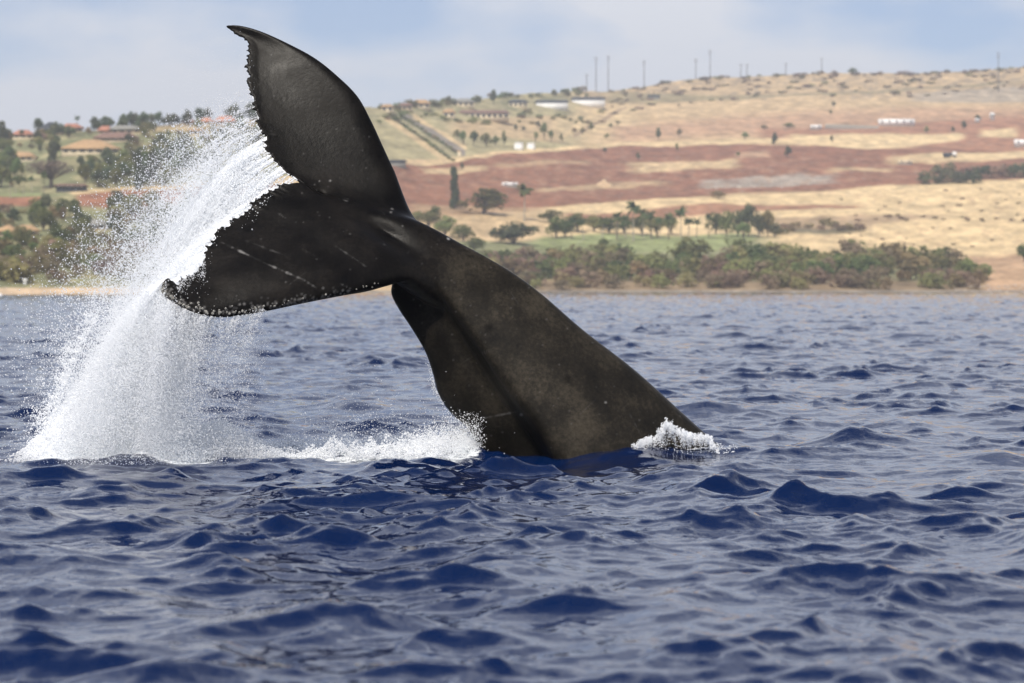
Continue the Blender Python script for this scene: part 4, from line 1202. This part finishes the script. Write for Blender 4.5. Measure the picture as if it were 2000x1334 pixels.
# utility poles along the crest
def pole(u, vtop, label, arms, vb=None):
    vb = float(skyv(u)) + 1.5 if vb is None else vb
    loc = at(u, vb); k = loc.y / F; h = (vb - vtop) * k
    e = bpy.data.objects.new('utility_pole', None); COL.objects.link(e); e.location = loc; e.rotation_euler = (0, 0, .5)
    obj('post', mesh_np('post', *tube([(0, 0, -3), (0, 0, h * .5), (0, 0, h)], [.42, .36, .28], 8)), M['pole'], e)
    for i in range(arms):
        z = h - 1.2 - i * h * .09
        am = obj('crossarm', mesh_np('crossarm', *box_np(-2.2, 2.2, -.16, .16, z, z + .3)), M['pole'], e)
        for q in (-2, -1, 1, 2):
            obj('insulator', mesh_np('insulator', *tube([(q, 0, z + .3), (q, 0, z + .55), (q, 0, z + .75)], [.1, .16, .05], 6)), M['white_paint'], am)
    tag(e, label, 'pole', 'utility poles on the skyline')
pole(1146, 146, 'short pole standing left of the tall pair on the skyline', 1)
pole(1164, 113, 'left pole of the tall close pair on the skyline', 2)
pole(1188, 110, 'right pole of the tall close pair on the skyline', 2)
pole(1258, 117, 'lone tall pole midway between the tall pair and the next poles', 2)
pole(1359, 116, 'pole just left of the tallest pole on the rising crest', 2)
pole(1387, 99, 'tallest slim pole on the skyline right of centre', 2)
pole(1447, 124, 'left pole of the faint close pair on the crest', 1)
pole(1459, 124, 'right pole of the faint close pair on the crest', 1)
pole(1535, 122, 'pole on the crest between the faint pair and the round tree', 1)
pole(1605, 113, 'pole on the crest just left of the round skyline tree', 1)
pole(1950, 104, 'tall pole near the right edge standing below the crest', 2, 182)

# ------------------------------------------------------------------ single trees
tree('column_tree', 'column', 888, 411, 80, 24, 'leaf_dark', 'tall narrow column tree rising against the red earth')
tree('spreading_tree', 'dome', 946, 424, 54, 112, 'leaf_green', 'broad green tree right of the column tree', var=0)
tree('spreading_tree', 'dome', 1004, 474, 46, 116, 'leaf_dark', 'wide dark dome tree just above the whale back', var=1)
tree('palm_tree', 'palm', 1024, 436, 74, 74, 'palm_leaf', 'tall palm between the green tree and the dark dome tree', trunkm='pale_bark')
tree('bare_tree', 'bare', 100, 362, 60, 116, 'twig_brown', 'huge leafless brown tree with a dome of twigs', var=0)
tree('skyline_tree', 'tree', 1665, 146, 14, 24, 'leaf_dark', 'round dark tree alone on the right skyline')
tree('palm_tree', 'palm', 152, 250, 28, 30, 'palm_leaf', 'lone small palm on the left skyline above red roofs')
tree('round_bush', 'dome', 1402, 390, 16, 42, 'leaf_olive', 'round bush at the edge of the straw band above the palm grove')
tree('green_bush', 'dome', 2000, 512, 38, 48, 'leaf_green', 'bright green bush cut by the right edge of the picture')
for (u, v, h, w, m, lb) in ((1513, 292, 32, 15, 'leaf_dark', 'slim dark tree standing on the red slope'), (1538, 309, 24, 18, 'leaf_dark', 'dark tree just right of the slim one on the red slope'),
        (1624, 279, 15, 10, 'leaf_dark', 'small dark tree on the straw strip in the right slope'), (1628, 212, 14, 11, 'leaf_dark', 'upper of two small trees on the pale terrace'),
        (1622, 224, 11, 11, 'leaf_olive', 'lower of two small trees on the pale terrace'), (1455, 276, 17, 18, 'leaf_green', 'bright small tree left of the slim tree'),
        (1540, 250, 10, 30, 'leaf_olive', 'flat bush on the terrace above the slim tree'), (1492, 253, 9, 20, 'leaf_olive', 'low bush left of the flat bush on the terrace'),
        (1810, 262, 15, 15, 'leaf_olive', 'small tree right of the long white trailer'), (1861, 261, 12, 12, 'leaf_dark', 'left of two small trees near the upright tank'),
        (1883, 256, 18, 14, 'leaf_dark', 'right of two small trees near the upright tank'), (1910, 236, 13, 18, 'leaf_green', 'tree over the tiny white cabin'),
        (1286, 276, 26, 16, 'leaf_dark', 'single dark tree standing on the straw line right of the huts'), (1327, 268, 16, 14, 'leaf_olive', 'small tree right of the single dark tree'),
        (1185, 275, 12, 14, 'leaf_olive', 'small bush at the foot of the grassy spur'), (1182, 303, 13, 12, 'leaf_dark', 'small tree on the red earth below the spur'),
        (1246, 316, 18, 10, 'leaf_dark', 'thin tree on the red earth right of the small one'), (902, 330, 16, 12, 'leaf_dark', 'small tree on the straw patch above the column tree'),
        (1442, 308, 10, 14, 'leaf_green', 'small bush beside the pink patch on the red slope'), (1322, 300, 18, 9, 'leaf_olive', 'slender tree on the red earth near the middle of the slope')):
    tree('field_tree', 'tree', u, v, h, w, m, lb)
for (u, v, h, w) in ((1007, 256, 13, 12), (1023, 257, 10, 10), (1051, 250, 15, 13)):
    tree('field_tree', 'tree', u, v, h, w, 'leaf_dark', 'small dark tree in the paddock above the white huts', group='paddock trees')
for (u, v, h, w) in ((905, 284, 28, 22), (925, 286, 30, 24), (950, 288, 28, 30), (968, 284, 20, 22), (984, 286, 32, 14), (1046, 280, 22, 14), (1063, 276, 34, 20), (1077, 280, 24, 16), (1096, 280, 17, 12), (893, 272, 18, 20)):
    tree('field_tree', 'tree', u, v, h, w, 'leaf_green', 'leafy tree in the row around the two white huts', group='trees around the huts')
for (u, v, h, w) in ((1122, 262, 12, 14), (1138, 264, 14, 16), (1155, 258, 18, 14), (1206, 246, 9, 16), (1192, 252, 8, 14)):
    tree('field_tree', 'tree', u, v, h, w, 'leaf_olive', 'small tree on the grassy spur right of the huts', group='spur trees')

# palms and trees along the fairway
for (u, v, h, w) in ((1176, 472, 48, 58), (1205, 470, 54, 62), (1237, 474, 80, 66), (1272, 470, 58, 60), (1306, 472, 52, 58), (1330, 466, 64, 56), (1345, 474, 46, 54), (1140, 470, 44, 46), (1116, 468, 48, 44), (1384, 466, 50, 46), (1256, 468, 60, 46), (1222, 468, 48, 44), (1290, 466, 44, 40), (1360, 466, 40, 40)):
    tree('palm_tree', 'palm', u, v, h, w, 'palm_leaf', 'palm with pale trunk in the grove along the fairway', group='fairway palms', trunkm='pale_bark')
for (u, v, h, w) in ((1086, 464, 44, 36), (1104, 462, 40, 34), (1128, 456, 38, 40), (1160, 456, 34, 40), (1190, 458, 34, 38), (1218, 456, 36, 40), (1255, 458, 40, 42), (1284, 462, 42, 44), (1312, 456, 38, 34), (1075, 440, 26, 40), (1180, 490, 26, 20)):
    tree('grove_tree', 'dome', u, v, h, w * 1.45, 'leaf_green', 'leafy green tree behind the fairway palms', group='grove trees behind the fairway')
for (u, v, h, w, m) in ((1398, 458, 44, 46, 'leaf_green'), (1420, 462, 52, 46, 'leaf_green'), (1440, 462, 54, 50, 'leaf_dark'), (1462, 462, 68, 44, 'leaf_dark'), (1482, 464, 52, 40, 'leaf_dark'), (1500, 463, 56, 36, 'leaf_olive'), (1514, 463, 30, 40, 'leaf_dark'), (1452, 468, 34, 40, 'leaf_green')):
    tree('grove_tree', 'dome', u, v, h, w, m, 'dense tree in the clump at the right end of the fairway', group='clump at the fairway end')
for (u, v, h, w) in ((836, 450, 40, 60), (870, 462, 44, 60), (905, 470, 34, 56), (850, 430, 28, 40), (925, 490, 30, 60), (818, 440, 30, 40)):
    tree('slope_tree', 'dome', u, v, h, w, 'leaf_green', 'green tree directly behind the whale back', group='trees behind the whale back')

# ------------------------------------------------------------------ shore thicket on the right
KN = {'leaf_green': 'green', 'leaf_olive': 'olive', 'leaf_brown': 'brown dry', 'leaf_dark': 'dark green'}
def thicket(n, uvs, mats, fmt, grp, hr, wr, name='bush'):
    for (u, v) in uvs:
        m = mats[int(RV.integers(0, len(mats)))]
        h = RV.uniform(*hr)
        head = fmt.replace('KIND ', '').split(' ')
        noun = ' '.join(head[:2]) if head[1] in ('bush', 'patch', 'tussock') else head[0]
        shrub(name, u, v, h, h * RV.uniform(*wr), m, size_word(h, *hr) + ' ' + KN[m] + ' ' + noun + ' ' + near_mark(u, v), grp)
pts = []
tops = lambda u: np.interp(u, [900, 1000, 1100, 1300, 1450, 1530, 1600, 1665, 1700, 1745, 1800, 1835, 1880, 1930], [500, 512, 516, 510, 505, 508, 520, 496, 512, 506, 520, 514, 534, 556])
for i in range(230):
    u = RV.uniform(930, 1915)
    t = tops(u)
    v = t + (566 - t) * RV.random() ** .9
    pts.append((u, v))
pts.sort(key=lambda p: p[1])
up = [p for p in pts if p[1] < 548]; lo = [p for p in pts if p[1] >= 548]
thicket(0, up, ['leaf_green', 'leaf_green', 'leaf_olive', 'leaf_olive', 'leaf_brown'], 'KIND bush in the shore thicket right of the whale', 'upper shore thicket', (30, 50), (1.2, 1.9))
thicket(0, lo, ['leaf_olive', 'leaf_brown', 'leaf_brown'], 'KIND bush at the waterline foot of the right shore thicket', 'waterline thicket', (22, 38), (1.2, 2.0))
for (u, v, h, w) in ((1670, 505, 44, 60), (1740, 512, 38, 70), (1836, 520, 38, 44), (1566, 516, 40, 46), (1700, 520, 40, 60)):
    shrub('bush', u, v, h, w, 'leaf_green', 'tall rounded bush standing above the right shore thicket', 'tall thicket bushes')
# dry scrub lines on the straw field and grey bushes higher up
thicket(0, [(1520 + i * 13 + RV.uniform(-5, 5), 450 + RV.uniform(-14, 8) - i * .6) for i in range(13)], ['leaf_brown', 'leaf_olive'], 'KIND scrub patch at the straw field edge by the grove', 'field edge scrub', (8, 18), (1.8, 2.6), 'scrub')
thicket(0, [(1680 + i * 24 + RV.uniform(-9, 9), 430 + RV.uniform(-4, 5)) for i in range(14)], ['leaf_brown'], 'KIND tuft in the line across the straw field', 'straw field tufts', (4, 8), (2.0, 3.5), 'scrub')
thicket(0, [(1820 + i * 13 + RV.uniform(-5, 5), 360 + RV.uniform(-10, 2)) for i in range(8)] + [(1950, 352), (1972, 350), (1994, 350)], ['leaf_dark', 'leaf_brown'], 'KIND bush at the edge of red earth and straw on the right', 'red earth edge bushes', (16, 34), (1.5, 2.2), 'field_bush')
thicket(0, [(RV.uniform(1640, 1995), RV.uniform(368, 480)) for i in range(34)], ['leaf_brown'], 'KIND grass tussock dotted over the straw field', 'straw field tussocks', (2.5, 5), (2.0, 4.0), 'tussock')
# scrub on the crest
def crest_pts(n, u0, u1, dv0, dv1):
    out = []
    for i in range(n):
        u = RV.uniform(u0, u1); out.append((u, float(skyv(u)) + RV.uniform(dv0, dv1)))
    return out
thicket(0, crest_pts(70, 1190, 2000, 1, 5), ['leaf_brown', 'leaf_olive'], 'KIND scrub bush on the right skyline', 'skyline scrub', (3, 8), (2.0, 4.0), 'crest_scrub')
thicket(0, crest_pts(130, 1190, 2000, 6, 48), ['leaf_brown', 'leaf_brown', 'leaf_olive'], 'KIND scrub bush scattered below the right crest', 'crest slope scrub', (3, 7), (2.0, 4.5), 'crest_scrub')
thicket(0, crest_pts(46, 740, 1190, 1, 10), ['leaf_green', 'leaf_olive'], 'KIND bush among the houses along the saddle skyline', 'saddle skyline bushes', (7, 15), (1.3, 2.6), 'garden_bush')
thicket(0, [(RV.uniform(740, 1180), RV.uniform(222, 246)) for i in range(50)], ['leaf_green', 'leaf_olive'], 'KIND garden bush below the saddle houses', 'saddle garden bushes', (5, 10), (1.6, 3.0), 'garden_bush')
for (u, v, h, w, lb) in ((877, 203, 17, 16, 'dark tree left of the grey hip roof on the saddle'), (932, 206, 16, 14, 'small dark tree right of the grey hip roof'), (964, 206, 30, 22, 'tall tree sticking up from the saddle skyline')):
    tree('saddle_tree', 'tree', u, v, h, w, 'leaf_dark', lb)
# hedges along the road
thicket(0, [(764 + i * 7.5, 234 + i * 4.9) for i in range(17)] + [(784 + i * 8, 232 + i * 4.9) for i in range(14)], ['leaf_olive', 'leaf_green'], 'KIND hedge bush along the diagonal road', 'road hedge', (5, 9), (1.4, 2.2), 'hedge_bush')

# ------------------------------------------------------------------ woods on the left hill
def left_ok(u, v):
    boxes = ((112, 246, 268, 312), (186, 270, 262, 282), (6, 70, 294, 316), (135, 345, 366, 412), (-10, 80, 374, 410), (113, 168, 362, 384), (0, 76, 438, 462), (164, 210, 424, 446), (422, 462, 226, 252), (232, 254, 300, 320), (371, 394, 262, 278), (44, 158, 306, 372), (345, 640, 345, 405), (25, 64, 252, 270), (80, 160, 240, 262))
    return not any(a < u < b and c < v < d for a, b, c, d in boxes)
def scatter(n, u0, u1, v0, v1):
    out = []
    while len(out) < n:
        u, v = RV.uniform(u0, u1), RV.uniform(v0, v1)
        if left_ok(u, v): out.append((u, v))
    return sorted(out, key=lambda p: p[1])
for (u, v) in scatter(105, -20, 420, 300, 368):
    h = RV.uniform(22, 44); tree('hill_tree', 'tree' if RV.random() < .6 else 'dome', u, v, h, h * RV.uniform(.7, 1.2), ['leaf_green', 'leaf_dark'][int(RV.integers(0, 2))], 'leafy tree in the wood between the left houses and the red field', group='mid left wood', rng=(22, 44))
for (u, v) in scatter(90, -20, 560, 258, 298):
    h = RV.uniform(13, 26); tree('hill_tree', 'tree' if RV.random() < .6 else 'dome', u, v, h, h * RV.uniform(.7, 1.3), ['leaf_green', 'leaf_dark', 'leaf_olive'][int(RV.integers(0, 3))], 'garden tree among the houses on the left hill', group='left garden trees', rng=(13, 26))
for i in range(64):
    u = RV.uniform(170, 520) if i < 52 else RV.uniform(-10, 125)
    h = RV.uniform(15, 36) * (1 if i < 52 else .8)
    tree('ridge_tree', 'tree', u, float(skyv(u)) + RV.uniform(1, 9), h, h * RV.uniform(.6, 1.1), 'leaf_dark', 'dark tree in the row along the left ridge', group='left ridge trees', rng=(12, 26))
tree('ridge_tree', 'tree', 4, 276, 46, 32, 'leaf_dark', 'tall dark tree at the left edge of the skyline')
tree('ridge_tree', 'tree', 74, 262, 36, 30, 'leaf_dark', 'dark tree left of the grey pyramid roof')
for (u, v) in scatter(92, -20, 470, 412, 505):
    h = RV.uniform(28, 52); tree('slope_tree', 'dome' if RV.random() < .6 else 'tree', u, v, h, h * RV.uniform(.8, 1.4), ['leaf_green', 'leaf_dark', 'leaf_green', 'leaf_olive'][int(RV.integers(0, 4))], 'green tree in the wood below the left red field', group='lower left wood', rng=(28, 52))
pts = [(RV.uniform(-20, 480), RV.uniform(500, 554)) for i in range(85)]
pts.sort(key=lambda p: p[1])
thicket(0, pts, ['leaf_olive', 'leaf_olive', 'leaf_green', 'leaf_brown'], 'KIND bush in the thicket behind the left beach', 'left beach thicket', (30, 54), (1.2, 1.9), 'beach_bush')
thicket(0, scatter(70, -20, 560, 258, 366), ['leaf_green', 'leaf_olive', 'leaf_olive', 'leaf_brown'], 'KIND bush among the trees of the left hill', 'left hill undergrowth', (7, 17), (1.3, 2.4), 'hill_bush')
thicket(0, scatter(60, -20, 470, 412, 505), ['leaf_green', 'leaf_olive', 'leaf_olive', 'leaf_brown'], 'KIND bush in the lower left wood', 'lower left undergrowth', (10, 22), (1.3, 2.2), 'hill_bush')
for i in range(5):
    tree('palm_tree', 'palm', (20, 46, 86, 30, 62)[i], (392, 386, 380, 372, 372)[i], (46, 40, 44, 36, 34)[i], 34, 'palm_leaf', 'palm beside the green lawn at the left', group='lawn palms', trunkm='pale_bark')
for (u, v, h, w, lb) in ((270, 372, 78, 20, 'tall thin dark tree standing above the left red field'), (298, 362, 76, 34, 'tall dark tree right of the thin one behind the spray'), (102, 318, 44, 24, 'dark conifer in front of the tan hip-roofed house')):
    tree('tall_tree', 'column' if w < 30 else 'tree', u, v, h, w, 'leaf_dark', lb)

# ------------------------------------------------------------------ rocks, posts and other small things on the shore
def rock_mesh(seed):
    r = np.random.default_rng(seed)
    bm = bmesh.new(); bmesh.ops.create_icosphere(bm, subdivisions=1, radius=.5)
    for vv in bm.verts:
        vv.co *= r.uniform(.7, 1.2); vv.co.z *= .75
    me = bpy.data.meshes.new('rock'); bm.to_mesh(me); bm.free(); return me
RK = [rock_mesh(i) for i in range(5)]
for r_ in RK: r_.materials.append(M['rock'])
RKP = [m.copy() for m in RK]
for r_ in RKP: r_.materials.clear(); r_.materials.append(M['pale_rock'])
def rock(u, v, wpx, ms, label, group, name='shore_rock'):
    loc = at(u, v); k = loc.y / F
    o = bpy.data.objects.new(name, ms[int(RV.integers(0, 5))]); COL.objects.link(o)
    o.location = loc; o.scale = (wpx * k, wpx * k, wpx * k * .7); o.rotation_euler = (0, 0, RV.uniform(0, 6))
    tag(o, label, 'rock', group)
for i in range(44):
    u = 1865 + i * 3.2 + RV.uniform(-3, 3)
    q_ = RV.uniform(5, 11); rock(u, float(vshore(u)) - (RV.uniform(8, 14), RV.uniform(0, 6))[i % 2], q_, RKP, size_word(q_, 5, 11).replace('tall', 'large').replace('low', 'small') + (' upper', ' lower')[i % 2] + ' pale boulder ' + near_mark(u, 555), 'right shore boulders')
for i in range(70):
    u = RV.uniform(940, 1870)
    q_ = RV.uniform(3, 9); rock(u, float(vshore(u)) - RV.uniform(-1, 4), q_, RK, size_word(q_, 3, 9).replace('tall', 'large').replace('low', 'small') + ' brown waterline rock ' + near_mark(u, 560), 'waterline rocks')
for i in range(60):
    u = RV.uniform(1375, 1625)
    q_ = RV.uniform(4, 10); v_ = 362 - (u - 1375) * .04 + RV.uniform(-8, 6); rock(u, v_, q_, RKP, size_word(q_, 4, 10).replace('tall', 'large').replace('low', 'small') + ' pale rubble stone ' + near_mark(u, v_), 'rubble strip stones', 'rubble_stone')
for i in range(16):
    u = RV.uniform(0, 300)
    rock(u, float(vshore(u)) - RV.uniform(14, 20), RV.uniform(3, 7), RKP, 'small pale stone on the left beach ' + near_mark(u, 558), 'left beach stones', 'beach_stone')
def dirt_pile():
    loc = at(1180, 360); k = loc.y / F
    r = np.random.default_rng(2)
    nr, ns = 7, 16
    V = []
    for i in range(nr):
        q = i / (nr - 1)
        for j in range(ns):
            a = j / ns * 2 * math.pi; rad = (1 - q) * (1 + .2 * r.normal())
            V.append((math.cos(a) * rad * 18 * k, math.sin(a) * rad * 10 * k, 14 * k * q ** 1.2 - (.8 if i == 0 else 0)))
    o = obj('soil_heap', mesh_np('soil_heap', V, grid_faces(nr, ns, True)), M['soil'], None, loc)
    tag(o, 'small heap of pale soil on the red earth', 'soil heap')
dirt_pile()
def beach_post():
    loc = at(49, 556); k = loc.y / F
    o = obj('beach_post', mesh_np('beach_post', *merge([box_np(-.35, .35, -.2, .2, -.5, 11 * k), box_np(-.55, .55, -.25, .25, 6 * k, 11.5 * k)])), M['white_paint'], None, loc)
    tag(o, 'small white post at the back of the left beach', 'post')
beach_post()
def buoy():
    Y = 560.0; x = (0 - 1000) / F * Y
    o = obj('mooring_buoy', mesh_np('mooring_buoy', *tube([(0, 0, -.3), (0, 0, -.2), (0, 0, .2), (0, 0, .5), (0, 0, .62), (0, 0, .9)], [.1, .42, .5, .3, .06, .05], 12), True), M['white_paint'], None, (x, Y, 0))
    tag(o, 'white buoy floating off the beach at the left edge', 'buoy')
buoy()

# ------------------------------------------------------------------ tell look-alikes apart by their place, left to right
def order_labels():
    words = ['leftmost', 'second from left', 'third from left', 'fourth from left', 'fifth from left', 'sixth from left', 'seventh from left', 'eighth from left', 'ninth from left', 'tenth from left', 'eleventh from left', 'twelfth from left', 'thirteenth from left', 'fourteenth from left']
    sets = {}
    for o in COL.objects:
        if o.parent is None and 'label' in o and 'kind' not in o:
            sets.setdefault(o['label'], []).append(o)
    for lb, os_ in sets.items():
        if 1 < len(os_) <= 14:
            os_.sort(key=lambda o: o.location.x / o.location.y)
            for i, o in enumerate(os_):
                w = words[i] if i < len(os_) - 1 else 'rightmost'
                if len(os_) == 2: w = ('the left one', 'the right one')[i]
                lab = lb + ', ' + w
                if len(lab.split()) > 16: lab = lb + ', ' + w.split(' ')[-1 if len(os_) == 2 else 0].replace('one', ('left', 'right')[min(i, 1)])
                if len(lab.split()) <= 16: o['label'] = lab
order_labels()

# ------------------------------------------------------------------ air
def haze():
    m = bpy.data.materials.new('haze_air'); m.use_nodes = True
    t = m.node_tree; t.nodes.clear()
    out = t.nodes.new('ShaderNodeOutputMaterial'); pv = t.nodes.new('ShaderNodeVolumePrincipled')
    pv.inputs['Color'].default_value = (0.86, 0.91, 1.0, 1)
    pv.inputs['Density'].default_value = 0.00014
    pv.inputs['Anisotropy'].default_value = 0.0
    t.links.new(pv.outputs[0], out.inputs['Volume'])
    o = obj('haze', mesh_np('haze', *box_np(-9500, 9500, -800, 4600, -310, 330)), m)
    tag(o, 'pale sea haze in the air between the whale and the hills', 'haze', kind='stuff')
haze()
